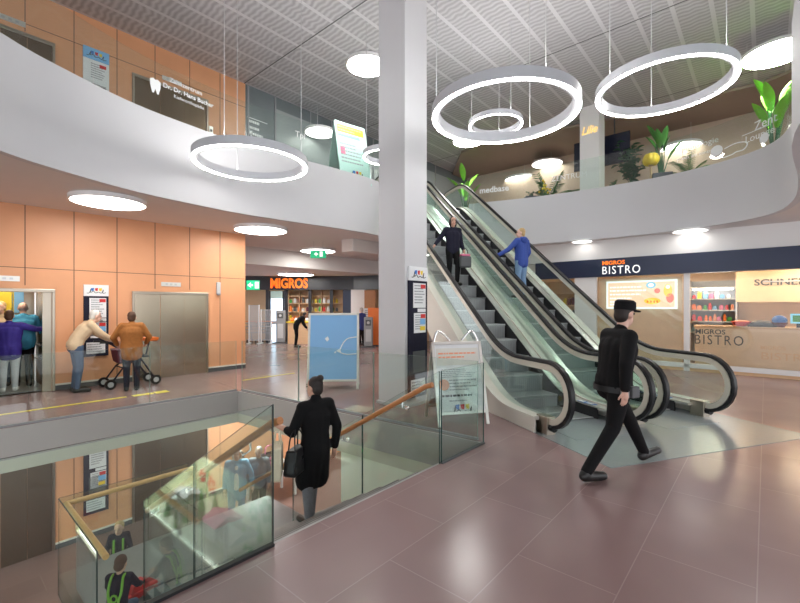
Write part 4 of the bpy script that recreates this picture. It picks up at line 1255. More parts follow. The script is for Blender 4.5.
# ================================================================== PLANTS
def pot(mb, r, h):
    mb.lathe([(r*.75, 0), (r, h), (r*.9, h), (r*.85, h-.04), (.02, h-.04)], n=22)
def leaf_blade(mb, base, tip, width, droop, mi=0, fold=.25):
    base, tip = Vector(base), Vector(tip); d = tip-base; L = d.length
    side = d.cross(Vector((0,0,1)))
    if side.length < 1e-4: side = Vector((1,0,0))
    side.normalize(); upv = side.cross(d).normalized()
    rows = []
    for i in range(8):
        t_ = i/7; wd = width*math.sin(PI*min(.985, .06+t_*.93))**.75
        c = base + d*t_ - Vector((0,0,1))*droop*L*t_*t_ 
        rows.append((c - side*wd*.5 + upv*wd*fold, c, c + side*wd*.5 + upv*wd*fold))
    vs_ = [p for r in rows for p in r]; fs = []
    for i in range(7):
        a = i*3; fs += [(a, a+1, a+4, a+3), (a+1, a+2, a+5, a+4)]
    o = len(mb.v)
    th = Vector((0, 0, -.004))
    mb.add(vs_, fs, mi); mb.add([v + th for v in vs_], [tuple(reversed(q)) for q in fs], mi)
def plant(name, label, loc, kind, h, potm, lm, seed, pr=.2, ph=.4, n=9, square=False, cat='potted plant'):
    rg = random.Random(seed)
    t = thing(name, label, cat, loc, rg.uniform(0, 6))
    m = MB()
    if square: m.box((-pr, -pr, 0), (pr, pr, ph))
    else: pot(m, pr, ph)
    m.build('pot', potm, t, smooth=40)
    MB().lathe([(.02, ph-.03), (pr*.84, ph-.03), (pr*.84, ph-.06), (.02, ph-.06)], n=18).build('soil', 'hair_brown', t)
    m = MB(); st = MB()
    if kind == 'broad':
        for i in range(n):
            th = 2*PI*i/n + rg.uniform(-.3, .3); sp = rg.uniform(.08, .32)*h*.7; k = h*rg.uniform(.22, .72)
            b0 = Vector((.04*math.cos(th), .04*math.sin(th), ph-.05)); b1 = b0 + Vector((sp*.5*math.cos(th), sp*.5*math.sin(th), k))
            st.tube([b0, b1], [.018, .01], 6)
            leaf_blade(m, b1 - Vector((0,0,.02)), b1 + Vector((sp*1.3*math.cos(th), sp*1.3*math.sin(th), h*.34)), .2*h*.62, .10)
    elif kind == 'palm':
        for i in range(n*2):
            th = 2.4*i; el = rg.uniform(.35, 1.3); L = h*rg.uniform(.6, .85)
            b0 = Vector((0, 0, ph)); pts = []
            for q in range(7):
                u = q/6; pts.append(b0 + Vector((math.cos(th)*math.cos(el)*L*u, math.sin(th)*math.cos(el)*L*u, math.sin(el)*L*u - .35*L*u*u*(1.3-el*.7))))
            st.tube(pts, [.008]*6+[.003], 5)
            for q in range(1, 14):
                u = q/14*6; j = int(u); p = pts[j].lerp(pts[min(6, j+1)], u-j); dr = (pts[min(6, j+1)]-pts[j]).normalized(); sd = dr.cross(Vector((0,0,1))).normalized()
                for s_ in (-1, 1):
                    leaf_blade(m, p, p + (sd*s_*.8 + dr*.7 + Vector((0,0,-.25)))*h*.14, .022*h+.012, .1)
    else:   # bushy with roundish leaves on stems
        for i in range(n):
            th = 2.4*i; sp = rg.uniform(.05, .35)*h; hh = h*rg.uniform(.5, 1.0)
            tip = Vector((sp*math.cos(th), sp*math.sin(th), ph+hh-ph*.5)); b0 = Vector((0, 0, ph-.05))
            mid = b0.lerp(tip, .5) + Vector((0, 0, .05))
            st.tube([b0, mid, tip], [.01, .008, .004], 5)
            for q in range(9):
                u = .3 + .7*q/8; p = b0.lerp(mid, u*2) if u < .5 else mid.lerp(tip, u*2-1); a = rg.uniform(0, 6.3)
                leaf_blade(m, p, p + Vector((math.cos(a), math.sin(a), rg.uniform(-.1, .6)))*h*.14, .085*h, .15)
    st.build('stem', 'leaf_dark', t, smooth=50)
    f_ = m.build('foliage', lm, t, smooth=80)
    return t
def up_at(px, Y): return ((px-400)/420*Y, Y, ZU)
plant('banana_plant', 'tall bright green broad-leaved plant behind the curved glass beside the lounge lettering', up_at(774, 9.6), 'broad', 1.7, 'planter', 'leaf_bright', 3, .22, .45, 14)
plant('banana_plant', 'bright broad-leaved plant at the top end of the escalators', up_at(465, 15.6), 'broad', 1.75, 'planter', 'leaf_bright', 11, .22, .4, 8)
plant('potted_palm', 'feathery palm with yellow flowers below the round lamp on the upper floor', up_at(549, 14.7), 'palm', 1.7, 'planter_wood', 'leaf', 5, .22, .4, 8)
plant('potted_fig', 'bushy dark green plant in a blue-grey planter next to the upper white column', up_at(632, 13.0), 'bush', 1.6, 'planter', 'leaf_dark', 7, .26, .5, 14, True)
plant('potted_dracaena', 'taller leafy plant in a dark planter with a yellow pumpkin lantern before it', up_at(661, 12.0), 'broad', 1.5, 'planter', 'leaf', 9, .24, .55, 9, True)
plant('potted_grass_plant', 'small spiky plant between the leafy planter and the podiatry lettering', up_at(689, 11.6), 'palm', 1.0, 'planter_wood', 'leaf', 13, .18, .4, 5)
plant('potted_shrub', 'small dark shrub at the edge of the upper floor beside the medical lettering', up_at(531, 14.3), 'bush', .45, 'planter', 'leaf_dark', 17, .22, .5, 8, True)
plant('potted_shrub', 'small green shrub low behind the glass beside the upper column', up_at(613, 12.6), 'bush', .4, 'planter_wood', 'leaf', 19, .18, .35, 8)
# flowers on the palm, lantern, planter bench
t = thing('flower_bunch', 'small bunch of yellow flowers in front of the feathery palm', 'flowers', up_at(545, 13.9), 0)
m = MB(); m2 = MB()
for i in range(14):
    a = random.uniform(0, 6.3); r = random.uniform(0, .22); z = random.uniform(.55, .95)
    m.ell((r*math.cos(a), r*math.sin(a), z), .04, 8, 5); m2.tube([(0, 0, .25), (r*math.cos(a), r*math.sin(a), z)], .005, 5)
m.build('blossom', 'yellow', t, smooth=60); m2.build('stem', 'leaf', t)
mm = MB(); pot(mm, .12, .3); mm.build('vase', 'planter', t, smooth=40)
t = thing('pumpkin_lantern', 'yellow-orange round lantern on a stand before the leafy planter', 'lantern', up_at(651, 12.0), 0)
m = MB(); 
for i in range(8):
    a = 2*PI*i/8; m.ell((.09*math.cos(a), .09*math.sin(a), .98), (.13, .13, .17), 12, 8)
m.build('body', 'yellow', t, smooth=60); MB().cyl((0, 0, 1.13), (.02, 0, 1.2), .02, n=8).build('stem', 'leaf_dark', t)
MB().lathe([(.15, 0), (.15, .03), (.03, .05), (.03, .80), (.12, .83), (.02, .83)], n=20).build('stand', 'planter_wood', t, smooth=40)
t = thing('planter_bench', 'low pale wooden bench behind the upper glass beside the spiky plant', 'bench', up_at(671, 12.9), AB)
MB().box((-.7, -.2, .4), (.7, .2, .46)).build('seat', 'planter_wood', t)
for x in (-.62, .56): MB().box((x, -.18, 0), (x+.06, .18, .4)).build('leg', 'planter_wood', t)
# showcase on the lower floor beside the stairwell: grey cabinet with a model landscape
sc_o = D(-1.15, 3.0, ZL)
t = thing('showcase', 'grey display cabinet with lit model landscape, mirrored in the sloping stair glass', 'showcase', sc_o, A1)
MB().box((-.95, 0, .06), (0, 3.2, 1.05)).build('cabinet', 'mid_grey', t)
MB().box((-.9, .05, 0), (-.05, 3.15, .06)).build('plinth', 'dark_grey', t)
for y in (.0, 1.07, 2.13): MB().box((0, y+.02, .1), (.015, y+1.05, 1.0)).build('door', 'light_grey', t)
MB().box((-.97, 0, 1.05), (.02, 3.2, 1.10)).build('base_board', 'fascia_cream', t)
MB().box((-.97, 0, 1.10), (-.93, 3.2, 1.85)).build('back_panel', 'lamp_board', t)
MB().box((-.97, 3.16, 1.10), (.02, 3.2, 1.85)).build('side_panel', 'lamp_board', t)
for y in (0, 1.6): MB().box((-.02, y, 1.10), (.02, y+.04, 1.85)).build('corner_post', 'white', t)
MB().box((-.03, .1, 1.10), (-.01, 3.1, 1.118)).build('added_glow_strip', 'case_fill_glow', t)  # added glowing strip to light the inside of the showcase
m = MB()
for y, z, r, c in ((2.85, 1.5, .09, 0), (2.45, 1.42, .12, 0), (2.6, 1.62, .05, 1), (.5, 1.55, .14, 1), (.9, 1.4, .1, 1)):
    for i in range(5):
        a = 2*PI*i/5; m.ell((-.92, y+r*math.cos(a), z+r*math.sin(a)), (.012, r*.55, r*.55), 8, 5, c)
m.build('flower_picture', ['red', 'green'], t)
for y, hh, c in ((2.6, .22, 'white'), (1.2, .25, 'white'), (.7, .16, 'off_white')):
    hs = MB().box((-.75, y-.22, 1.10), (-.3, y+.22, 1.10+hh)); b_ = hs.build('model_house', c, t)
    MB().prism([(-.78, y-.25, 1.1+hh), (-.27, y-.25, 1.1+hh), (-.5, y-.25, 1.1+hh+.12)], (0, 1, 0), .5).build('roof', 'pink' if y == 1.2 else 'light_grey', b_)
m = MB()
for i in range(16):
    y = random.uniform(.2, 3.0); x = random.uniform(-.85, -.12); h = random.uniform(.1, .42)
    m.cap((x, y, 1.1), (x, y, 1.1+h), .07, .01, 8)
m.build('model_tree', 'green', t)

# bags and table on the lower floor
t = thing('low_table', 'cream low table on the lower floor at the stairs', 'table', D(4.3, 6.9, ZL), A1)
MB().box((-.6, -.4, .68), (.6, .4, .74)).build('tabletop', 'off_white', t)
for x in (-.52, .46):
    for y in (-.34, .28): MB().box((x, y, 0), (x+.06, y+.06, .68)).build('leg', 'off_white', t)
t = thing('patterned_bag', 'black, pink and white patterned bag on the cream low table', 'bag', D(4.2, 6.8, ZL+.74), A1)
m = MB().box((-.3, -.14, 0), (.3, .14, .45)); m.build('body', 'cloth_black', t, bevel=.05)
m = MB()
for i in range(16):
    x, z = random.uniform(-.25, .25), random.uniform(.05, .4); m.ell((x, -.142, z), (.05, .01, .045), 8, 5, i % 3)
m.build('pattern', ['pink', 'white', 'red'], t)
MB().tube(catmull([(-.15, 0, .43), (-.12, 0, .62), (.12, 0, .62), (.15, 0, .43)], 6), .014, 6).build('handle', 'pink', t)
# ================================================================== PEOPLE
BASE = dict(pelvis=(0,0,.95), waist=(0,.0,1.10), chest=(0,0,1.29), neck=(0,-.01,1.47), head=(0,.03,1.625),
            shR=(.175,-.01,1.42), elR=(.235,-.03,1.15), wrR=(.245,.05,.91), shL=(-.175,-.01,1.42), elL=(-.235,-.03,1.15), wrL=(-.245,.05,.91),
            hipR=(.09,0,.92), knR=(.095,.03,.51), anR=(.095,-.02,.085), hipL=(-.09,0,.92), knL=(-.095,.03,.51), anL=(-.095,-.02,.085),
            toeR=(.02,.20,-.05), toeL=(-.02,.20,-.05), look=(0,1,0))
def person(label, loc, rot, H=1.72, pose=None, skin='skin', top='cloth_black', bottom='cloth_black', shoes='shoe_black', hair='hair_dark', hair_style='short',
           coat=None, hem=.84, cat='person', vox=.014, bulk=1.0, sleeve=(.06, .06), grip=None, head_k=1.0, extra=None, name='person'):
    J = dict(BASE)
    if pose: J.update(pose)
    J = {k: Vector(v) for k, v in J.items()}
    t = thing(name, label, cat, loc, rot)
    k = H/1.75; t.scale = (k, k, k)
    fw = J['look'].normalized(); sd = fw.cross(Vector((0,0,1))).normalized(); upv = sd.cross(fw).normalized()
    hd = J['head']
    def hp(x, y, z): return hd + sd*x*head_k + fw*y*head_k + upv*z*head_k
    def torso(mb, g, low=None, arms=True, wr=(0, 0), shoulder=True):
        ax = (J['shR']-J['shL']).normalized(); b = bulk
        for s_ in (-1, 1):
            mb.cap(J['pelvis']+ax*.065*s_*b, J['waist']+ax*.055*s_*b, .105*b+g, .100*b+g)
            mb.cap(J['waist']+ax*.055*s_*b, J['chest']+ax*.075*s_*b, .100*b+g, .108*b+g)
            mb.cap(J['chest']+ax*.075*s_*b, J['neck']+ax*.05*s_-Vector((0,0,.075)), .108*b+g, .07+g)
        mb.cap(J['pelvis'], J['waist'], .112*b+g, .108*b+g); mb.cap(J['waist'], J['chest'], .108*b+g, .118*b+g); mb.cap(J['chest'], J['neck']-Vector((0,0,.07)), .118*b+g, .07+g)
        mb.cap(J['shL'], J['shR'], .062+g, .062+g)
        if arms:
            for q in 'RL':
                mb.cap(J['sh'+q], J['el'+q], .056*b+g, .045+g)
                e_, w_ = J['el'+q], J['wr'+q]
                mb.cap(e_, e_.lerp(w_, 1-(wr[0] if q == 'R' else wr[1])), .045+g, .032+g)
    def legs(mb, g, full=True):
        ax = Vector((1,0,0))
        for s_ in (-1, 1): mb.cap(J['pelvis']+ax*.06*s_, J['pelvis']+ax*.06*s_-Vector((0,0,.05)), .112*bulk+g, .10*bulk+g)
        for q in 'RL':
            mb.cap(J['hip'+q], J['kn'+q], .088*bulk+g, .060+g); mb.cap(J['kn'+q], J['an'+q], .060+g, .042+g)
    # body: one continuous surface
    m = MB(); torso(m, 0); legs(m, 0)
    m.cap(J['neck']-Vector((0,0,.04)), hp(0, -.02, -.07), .056, .054)
    m.ell(hp(0, -.012, .035), (.078*head_k, .096*head_k, .095*head_k), basis=Matrix((sd, fw, upv)).transposed())
    m.ell(hp(0, .02, -.05), (.060*head_k, .072*head_k, .078*head_k), basis=Matrix((sd, fw, upv)).transposed())
    m.cap(hp(0, .088, .02), hp(0, .104, -.022), .011, .016); 
    for s_ in (-1, 1): m.ell(hp(.078*s_, -.005, -.005), (.014, .026, .034))
    for q in 'RL':
        a_ = J['an'+q]; tt = a_ + J['toe'+q]
        m.cap(a_, a_-Vector((0,.02,.03)), .042, .045); m.cap(a_-Vector((0,.02,.04)), tt, .042, .034)
        e_, w_ = J['el'+q], J['wr'+q]; d_ = (w_-e_).normalized()
        m.cap(w_, w_+d_*.07, .026, .036)
    me = remesh(m, vox, 3)
    bm = bmesh.new(); bm.from_mesh(me)
    fg = MB()
    for q, sg in (('R', 1), ('L', -1)):
        e_, w_ = J['el'+q], J['wr'+q]; d_ = (w_-e_).normalized(); pl = w_ + d_*.085
        ac_ = d_.cross(Vector((sg, 0, 0))); 
        if ac_.length < .2: ac_ = Vector((0, 1, 0))
        ac_ = ac_.normalized(); cu = d_.cross(ac_).normalized()
        if grip and q in grip: cu = Vector(grip[q])
        elif cu.dot(Vector((-sg, 0, -.3))) < 0: cu = -cu
        for i, (off, L) in enumerate(((-.028, .066), (-.0095, .078), (.0095, .074), (.028, .058))):
            b0 = pl + ac_*off; c_ = .8 if (grip and q in grip) else .35
            b1 = b0 + (d_*1.0 + cu*c_*.3).normalized()*L*.45; b2 = b1 + (d_*(1-c_*.7) + cu*c_).normalized()*L*.32; b3 = b2 + (d_*(1-c_*1.3) + cu*c_*1.3).normalized()*L*.26
            fg.tube([b0 - d_*.02, b0, b1, b2, b3], [.010, .0095, .009, .008, .005], 8)
        b0 = w_ + d_*.035 + ac_*.030
        fg.tube([b0 - ac_*.012, b0 + ac_*.014 + d_*.018, b0 + ac_*.024 + d_*.042 + cu*.012, b0 + ac_*.024 + d_*.062 + cu*.022], [.012, .011, .0095, .006], 8)
    f2 = bpy.data.meshes.new('t'); f2.from_pydata(fg.v, [], fg.f); f2.polygons.foreach_set('use_smooth', [True]*len(f2.polygons)); bm.from_mesh(f2); bpy.data.meshes.remove(f2)
    bm.to_mesh(me); bm.free()
    body = mesh_obj('body', me, [skin], t)
    for s_ in (-1, 1):
        MB().ell(hp(.031*s_, .082, .02), (.013, .010, .009), 10, 6).build('eye', 'eye', t, smooth=60)
        MB().cap(hp(.018*s_, .090, .045), hp(.046*s_, .078, .042), .005, .004, 6).build('eyebrow', hair, t)
    MB().cap(hp(-.022, .086, -.055), hp(.022, .086, -.055), .007, .007, 8).build('mouth', 'lip', t, smooth=60)
    # clothes
    if bottom:
        m = MB(); legs(m, .012)
        o = mesh_obj('trousers', remesh(m, vox, 3), [bottom], t)
    if top:
        m = MB(); torso(m, .016, wr=sleeve)
        ax = (J['shR']-J['shL']).normalized(); ax.z = 0
        if coat:
            for q in 'RL':
                a_, c_ = J['hip'+q], J['kn'+q]
                e2 = Vector((J['hip'+q].x*.9, .5*(J['knR'].y+J['knL'].y)*.6, coat)); m.cap(J['pelvis']+ax*(.07 if q == 'R' else -.07), e2, .125*bulk, .135*bulk)
                m.cap(J['pelvis']+Vector((0, 0, -.03)), Vector((0, e2.y, coat)), .145, .13)
            m.cap(J['neck']-Vector((0,0,.02)), J['neck']+Vector((0,.0,.035)), .075, .068)
        else:
            for s_ in (-1, 1): m.cap(J['pelvis']+Vector((.062*s_,0,.02)), Vector((J['pelvis'].x+.065*s_, J['pelvis'].y, hem)), .125*bulk, .118*bulk)
        m.cap(J['neck']-Vector((0,0,.03)), J['neck']+Vector((0,.0,.01)), .070, .066)
        o = mesh_obj('coat' if coat else 'jacket', remesh(m, vox, 4), [top], t)
    m = MB()
    for q in 'RL':
        a_ = J['an'+q]; tt = a_ + J['toe'+q]
        m.cap(a_-Vector((0,0,.0)), a_-Vector((0,.02,.035)), .05, .054); m.cap(a_-Vector((0,.025,.04)), tt, .052, .043)
        b_ = MB(); b_.v, b_.f, b_.m = m.v, m.f, m.m
        o = mesh_obj('shoe', remesh(m, .012, 2), [shoes], t); m = MB()
    # hair
    if hair_style != 'bald':
        m = MB(); bs = Matrix((sd, fw, upv)).transposed()
        m.ell(hp(0, -.030, .050), (.086*head_k, .095*head_k, .092*head_k), basis=bs)
        m.ell(hp(0, -.055, -.01), (.078*head_k, .062*head_k, .085*head_k), basis=bs)
        if hair_style == 'bun': m.ell(hp(0, -.105, .115), (.045, .045, .042))
        if hair_style == 'long': m.ell(hp(0, -.06, -.08), (.085, .06, .11), basis=bs)
        if hair_style == 'bob':
            for s_ in (-1, 1): m.ell(hp(.068*s_, -.015, -.02), (.036, .07, .11), basis=bs)
        mesh_obj('hair', remesh(m, .012, 2), [hair], t)
    if extra: extra(t, J, hp, (sd, fw, upv))
    return t
def facing(x, y): return math.atan2(y, x) - PI/2
def D_at(px, b):                       # (a) on the line at distance b seen at image column px
    kk = (px-400)/420; p = D(0, b); return (p.x - kk*p.y)/(kk*s1 - c1)

# woman in the black coat going down the stairs
zw = -RZ*5
def coat_extra(t, J, hp, ax):
    pass
person('woman in knee-length black coat with dark hair in a bun, walking down the stairs', D(1.38, 1.30, zw), A1-.12, 1.69,
       dict(elL=(-.29,.03,1.14), wrL=(-.36,.26,1.19), wrR=(.25,-.04,.88), elR=(.25,-.09,1.15), anR=(.08,.27,-.10), knR=(.09,.22,.40), look=(-.35,1,-.1), toeR=(.02,.18,-.05)),
       top='cloth_black', bottom='cloth_grey', hair='hair_dark', hair_style='bun', coat=.52, sleeve=(.06, .65))
hb = D(1.38, 1.30, zw) + Matrix.Rotation(A1, 3, 'Z') @ Vector((-.25, .02, 0))
t = thing('handbag', 'black leather handbag hanging from the arm of the woman in the black coat', 'handbag', (hb.x, hb.y, zw+.66), A1+.5)
m = MB(); m.rings([[(-.17*k, -.07*k, z), (.17*k, -.07*k, z), (.17*k, .07*k, z), (-.17*k, .07*k, z)] for z, k in ((0, .95), (.03, 1.06), (.17, 1.0), (.28, .8))])
m.build('body', 'leather_black', t, bevel=.02)
for y in (-.04, .04): MB().tube(catmull([(-.11, y, .26), (-.085, y*.6, .42), (0, 0, .49), (.085, y*.6, .42), (.11, y, .26)], 6), .009, 6).build('handle', 'leather_black', t, smooth=50)
MB().box((-.03, -.082, .16), (.03, -.07, .2)).build('clasp', 'chrome', t)
ht = D(1.38, 1.30, zw) + Matrix.Rotation(A1, 3, 'Z') @ Vector((-.44, .10, 0))
t = thing('tote_bag', 'cream canvas tote bag held ahead of the black handbag', 'tote bag', (ht.x, ht.y, zw+.64), A1+.9)
m = MB(); m.rings([[(-.16*k, -.05*k, z), (.16*k, -.05*k, z), (.16*k, .05*k, z), (-.16*k, .05*k, z)] for z, k in ((0, .9), (.03, 1), (.2, 1), (.36, .96))])
m.build('body', 'canvas', t, bevel=.015)
for y in (-.04, .04): MB().tube(catmull([(-.08, y, .34), (-.06, y*.6, .48), (.06, y*.6, .48), (.08, y, .34)], 6), .008, 6).build('handle', 'canvas', t, smooth=50)

# man in black walking past the escalators
def cap_extra(t, J, hp, ax):
    sd, fw, upv = ax; bs = Matrix((sd, fw, upv)).transposed()
    m = MB(); m.rings([[hp(r*.092*math.cos(2*PI*j/20), -.012+r*.108*math.sin(2*PI*j/20), z) for j in range(20)] for z, r in ((.045, 1.03), (.075, 1.05), (.13, 1.0), (.148, .8), (.152, .2))])
    c_ = m.build('cap', 'cloth_black', t, smooth=40)
    m = MB(); m.prism([hp(.085*math.cos(R(a)), .05+.13*math.sin(R(a)), .045) for a in range(0, 181, 15)], upv, .012); m.build('brim', 'cloth_black', c_, smooth=30)
    m = MB(); m.rings([[J['pelvis'] + Vector((.215*math.cos(2*PI*j/24), .160*math.sin(2*PI*j/24), z-.03)) for j in range(24)] for z in (-.035, .025)], caps=False)
    b_ = m.build('belt', 'leather_black', t, smooth=40)
    for a, w_, mt in ((10, .05, 'dark_grey'), (-25, .035, 'mid_grey'), (150, .05, 'dark_grey')):
        c = J['pelvis'] + Vector((.22*math.cos(R(a)), .165*math.sin(R(a)), -.04))
        MB().box(c-Vector((.025, w_, .06)), c+Vector((.025, w_, .05))).build('pouch', mt, b_, bevel=.01)
person('man in black jacket, black cap and boots striding past the escalators', (2.20, 4.30, 0), facing(.80, .30), 1.76,
       dict(pelvis=(0,-.02,.90), waist=(0,.0,1.06), chest=(0,.04,1.26), neck=(0,.08,1.44), head=(0,.14,1.60), shR=(.165,.01,1.385), shL=(-.16,.08,1.385),
            elR=(.27,-.16,1.14), wrR=(.27,-.17,.90), elL=(-.27,.15,1.15), wrL=(-.22,.32,1.0), hipR=(.09,-.03,.87), hipL=(-.09,0,.87), knR=(.09,-.12,.49), anR=(.10,-.47,.105), knL=(-.08,.28,.50), anL=(-.08,.50,.12),
            toeR=(.01,.20,-.062), toeL=(0,.2,-.005), look=(0,1,-.12)),
       skin='skin_pale', hair='hair_dark', bulk=1.12, extra=cap_extra, hem=.93)

# escalator riders
def step_z(i): return SLP*(.42+.4*i - .95) + .02
person('woman in black top riding the escalator with one hand on the rail', E(.62, 4.22, step_z(9)), facing(.25, -.95), 1.60,
       dict(elR=(.34,-.08,1.18), wrR=(.46,-.02,1.04), wrL=(-.25,.10,.92), look=(.1,1,-.05), anL=(-.1,.05,.085), knL=(-.1,.1,.51)), top='cloth_navy', bottom='cloth_black', hair='hair_dark', hair_style='bob', hem=.88)
hb = E(.62, 4.22, step_z(9)) + Matrix.Rotation(facing(.25, -.95), 3, 'Z') @ Vector((-.25, .14, .42))
t = thing('shoulder_bag', 'dark bag with a pink top carried by the woman in black on the escalator', 'bag', hb, facing(.25, -.95))
MB().box((-.14, -.07, 0), (.14, .07, .26)).build('body', 'dark_grey', t, bevel=.03); MB().box((-.12, -.055, .26), (.12, .055, .31)).build('top', 'pink', t, bevel=.02)
MB().tube(catmull([(-.09, 0, .26), (-.04, 0, .42), (.04, 0, .42), (.09, 0, .26)], 6), .009, 6).build('handle', 'leather_black', t)
person('fair-haired person in bright blue jacket and jeans riding the escalator nearer the bistro', E(2.20, 3.80, step_z(8)), AE+.25, 1.64,
       dict(elL=(-.36,.10,1.20), wrL=(-.58,.24,1.06), look=(-.8,.75,0), wrR=(.24,.12,.95)), skin='skin_pale', top='cloth_blue', bottom='denim_light', hair='hair_blond', hair_style='short', bulk=1.05, hem=.86,
       extra=lambda t, J, hp, ax: mesh_obj('hood', remesh(MB().ell((0, -.09, 1.44), (.12, .07, .09)), .014, 3), ['cloth_blue'], t))

# by the lifts
person('white-haired man in beige jumper and jeans leaning on the walker', D(.40, 7.62, 0), A1-PI/2+.02, 1.70,
       dict(pelvis=(0,-.03,.95), waist=(0,.02,1.09), chest=(0,.15,1.27), neck=(0,.25,1.41), head=(0,.33,1.53), shR=(.175,.2,1.37), shL=(-.175,.2,1.37), elR=(.21,.38,1.17), wrR=(.20,.60,1.02), elL=(-.21,.38,1.17), wrL=(-.20,.60,1.02), look=(0,1,-.2)),
       skin='skin_pale', top='cloth_beige', bottom='denim', hair='hair_white', hair_style='short', bulk=1.08, hem=.93)
person('person in rust-brown jacket standing with the back turned before the lift door', D(1.17, 6.98, 0), R(30), 1.60,
       dict(elR=(.33,.02,1.17), wrR=(.27,.22,1.02), elL=(-.34,.02,1.17), wrL=(-.28,.24,1.0), head=(0,.05,1.60), neck=(0,.0,1.46)), top='cloth_rust', bottom='cloth_navy', hair='hair_brown', hair_style='short', bulk=1.2, hem=.79)
# walker
t = thing('walker', 'dark four-wheeled walker with basket and red tray in front of the white-haired man', 'walker', D(1.33, 7.62, 0), A1)
m = MB()
for y in (-.24, .24):
    m.tube([(-.42, y, .10), (-.2, y, .42), (.12, y, .62), (.2, y, .66)], .017, 8)
    m.tube([(.42, y, .10), (.15, y, .55), (-.28, y, .88), (-.42, y, .96), (-.48, y, .96)], .017, 8)
m.tube([(-.2, -.24, .42), (-.2, .24, .42)], .013, 6).tube([(.15, -.24, .55), (.15, .24, .55)], .013, 6)
m.build('frame', 'cloth_navy', t, smooth=50)
for y in (-.24, .24):
    MB().cyl((-.60, y, .965), (-.44, y, .96), .022, n=10).build('handle', 'black_rubber', t, smooth=50)
    for x in (-.42, .42):
        w_ = MB().cyl((x, y-.025, .10), (x, y+.025, .10), .10, n=20).build('wheel', 'black_rubber', t, smooth=40)
        MB().cyl((x, y-.028, .10), (x, y+.028, .10), .055, n=14).build('hub', 'light_grey', w_)
m = MB().rings([[(-.3*k+.0, -.19*k, z), (.02, -.19*k, z), (.02, .19*k, z), (-.3*k, .19*k, z)] for z, k in ((.50, .75), (.54, .9), (.80, 1.05))]); m.build('basket', 'maroon', t)
MB().box((-.02, -.22, .60), (.3, .22, .635)).build('seat', 'black_plastic', t, bevel=.01)
m = MB().rings([[(.37-.13*k, -.15*k, z), (.37+.13*k, -.15*k, z), (.37+.13*k, .15*k, z), (.37-.13*k, .15*k, z)] for z, k in ((.93, .8), (.95, 1.0), (1.01, 1.08))]); m.build('tray', 'orange', t)
MB().tube([(.37, 0, .93), (.30, 0, .62)], .015, 6).build('tray_post', 'cloth_navy', t)

# in the open lift
a_ = D_at(9, 8.62)
person('person in purple jumper and white trousers reaching across the open lift', D(a_, 8.62, .012), A1-.2, 1.60,
       dict(elR=(.43,.02,1.33), wrR=(.68,.06,1.33), shR=(.19,-.01,1.42)), top='cloth_purple', bottom='cloth_stone', shoes='shoe_white', hair='hair_brown', bulk=1.2, hem=.80)
a_ = D_at(23, 9.15)
person('bald person in sky-blue shirt and dark trousers inside the open lift', D(a_, 9.15, .012), A1-.1, 1.76, dict(elR=(.3,.05,1.15), wrR=(.34,.2,1.0)), skin='skin_pale', top='cloth_sky', bottom='cloth_black', hair='hair_grey', hair_style='bald', bulk=1.2, hem=.88)
a_ = D_at(1, 9.5)
person('fair person in beige top at the back of the open lift, mostly hidden', D(a_, 9.5, .012), A1+2.6, 1.78, None, skin='skin_pale', top='cloth_beige', bottom='denim', hair='hair_blond')

# lower floor and far shop
person('woman with fair hair in light blue jacket on the lower floor behind the stair glass', D(2.98, 6.18, ZL), facing(.3, -.95), 1.76, dict(knR=(.1,.12,.52), anR=(.1,.16,.11), anL=(-.1,-.2,.11), elL=(-.3,0,1.15), wrL=(-.33,.08,.92)), skin='skin_pale',
       top='cloth_pale_blue', bottom='denim_light', shoes='shoe_white', hair='hair_white', hair_style='bob', bulk=1.15, hem=.72,
       extra=lambda t, J, hp, ax: mesh_obj('shirt', remesh(MB().cap((0, .085, 1.34), (0, .085, .92), .06, .075), .014, 2), ['white'], t))
person('grey-haired person in dark grey top behind the fair-haired woman on the lower floor', D(3.50, 6.15, ZL), facing(.1, -1), 1.66, None, top='cloth_grey', bottom='cloth_black', hair='hair_grey', hair_style='short')
p = fp(361.5, 345)
person('grey-haired person in blue jacket half hidden by the blue advertising board', (p.x, p.y, 0), facing(-.7, .6), 1.62, None, skin='skin_pale', top='cloth_blue', bottom='cloth_black', hair='hair_grey', vox=.018, hem=.8)
p = fp(296, 347)
person('person in black bending at the entrance of the far shop', (p.x, p.y, 0), facing(.9, .3), 1.62, dict(waist=(0,.05,1.09), chest=(0,.2,1.24), neck=(0,.32,1.34), head=(0,.42,1.42), shR=(.175,.26,1.32), shL=(-.175,.26,1.32), elR=(.23,.32,1.05), wrR=(.23,.45,.85), elL=(-.23,.32,1.05), wrL=(-.23,.45,.85)), hair='hair_dark', vox=.018)

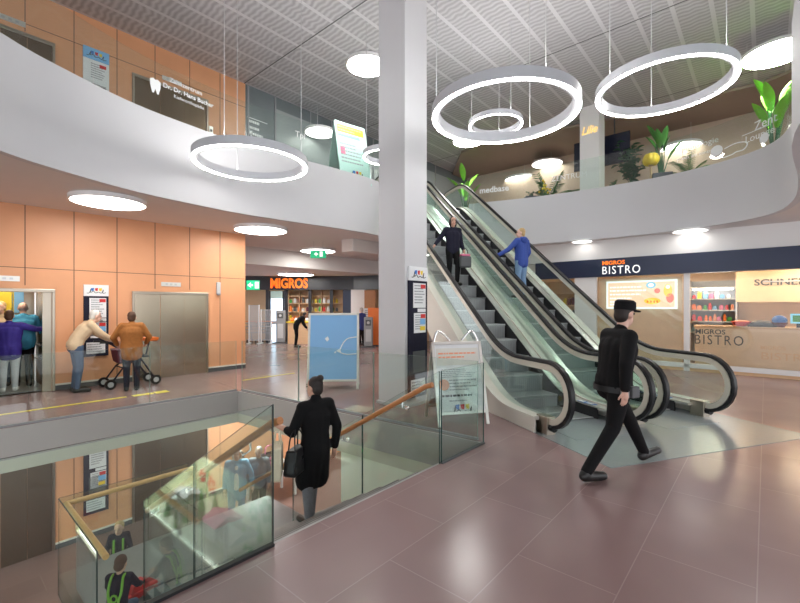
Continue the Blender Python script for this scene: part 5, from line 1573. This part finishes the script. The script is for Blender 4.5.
# child on the landing
def vest(t, J, hp, ax):
    m = MB()
    for s_ in (-1, 1):
        m.tube(catmull([(.10*s_, -.15, .32), (.075*s_, -.14, .45), (.11*s_, -.10, .62), (.10*s_, -.01, .83), (.10*s_, .13, .82)], 5), .022, 8)
    m.tube(catmull([(.05*math.cos(a*PI/4), -.135, .52+.06*math.sin(a*PI/4)) for a in range(8)], 3, True), .016, 6, closed=True)
    m.build('vest_trim', 'cloth_green', t, smooth=50)
person('kneeling child with brown hair in dark vest with green trim, on the stair landing', D(-.27, 2.52, -1.65), .15, 1.02,
       dict(pelvis=(0,-.02,.30), waist=(0,0,.44), chest=(0,.05,.64), neck=(0,.09,.82), head=(0,.13,.99), shR=(.17,.08,.78), shL=(-.17,.08,.78), elR=(.25,.20,.56), wrR=(.22,.40,.44), elL=(-.25,.2,.56), wrL=(-.18,.42,.44),
            hipR=(.1,0,.27), hipL=(-.1,0,.27), knR=(.13,.36,.12), knL=(-.13,.36,.12), anR=(.12,-.12,.12), anL=(-.12,-.12,.12), toeR=(0,-.14,-.04), toeL=(0,-.14,-.04), look=(.1,1,-.35)),
       top='cloth_navy', bottom='denim', hair='hair_brown', cat='child', hem=.28, bulk=1.0, head_k=1.2, extra=vest, name='child')
t = thing('toy_car', 'red toy car on the landing before the kneeling child', 'toy', D(.0, 2.78, -1.65), A1+.3)
m = MB().rings([[(-.2*k, y0, z) if False else (x*k, y, z) for x, y in ((-.2, -.08), (.2, -.08), (.2, .08), (-.2, .08))] for z, k in ((.04, .95), (.09, 1.0), (.12, .95))]); m.build('body', 'red', t, bevel=.015)
m = MB().rings([[(x*k, y*k, z) for x, y in ((-.12, -.075), (.09, -.075), (.09, .075), (-.12, .075))] for z, k in ((.12, 1.0), (.2, .75))]); m.build('cabin', 'red', t, bevel=.01)
for x in (-.12, .12):
    for y in (-.085, .085): MB().cyl((x, y-.015, .04), (x, y+.015, .04), .04, n=14).build('wheel', 'black_rubber', t)

person('blond child in dark vest standing on the lower floor beyond the landing glass', D(.62, 5.75, ZL), facing(.45, -.9), 1.16,
       dict(look=(.2,1,-.1), elR=(.26,.08,1.14), wrR=(.2,.26,1.02), elL=(-.26,.08,1.14), wrL=(-.18,.28,1.02), neck=(0,-.01,1.42)), skin='skin_pale', top='cloth_navy', bottom='denim', hair='hair_blond', cat='child', head_k=1.3, name='child', hem=.84,
       extra=lambda t, J, hp, ax: MB().tube(catmull([(-.11, .09, .86), (-.1, .14, 1.1), (-.1, .1, 1.38)], 5), .025, 8).tube(catmull([(.11, .09, .86), (.1, .14, 1.1), (.1, .1, 1.38)], 5), .025, 8).build('vest_trim', 'cloth_green', t, smooth=50))
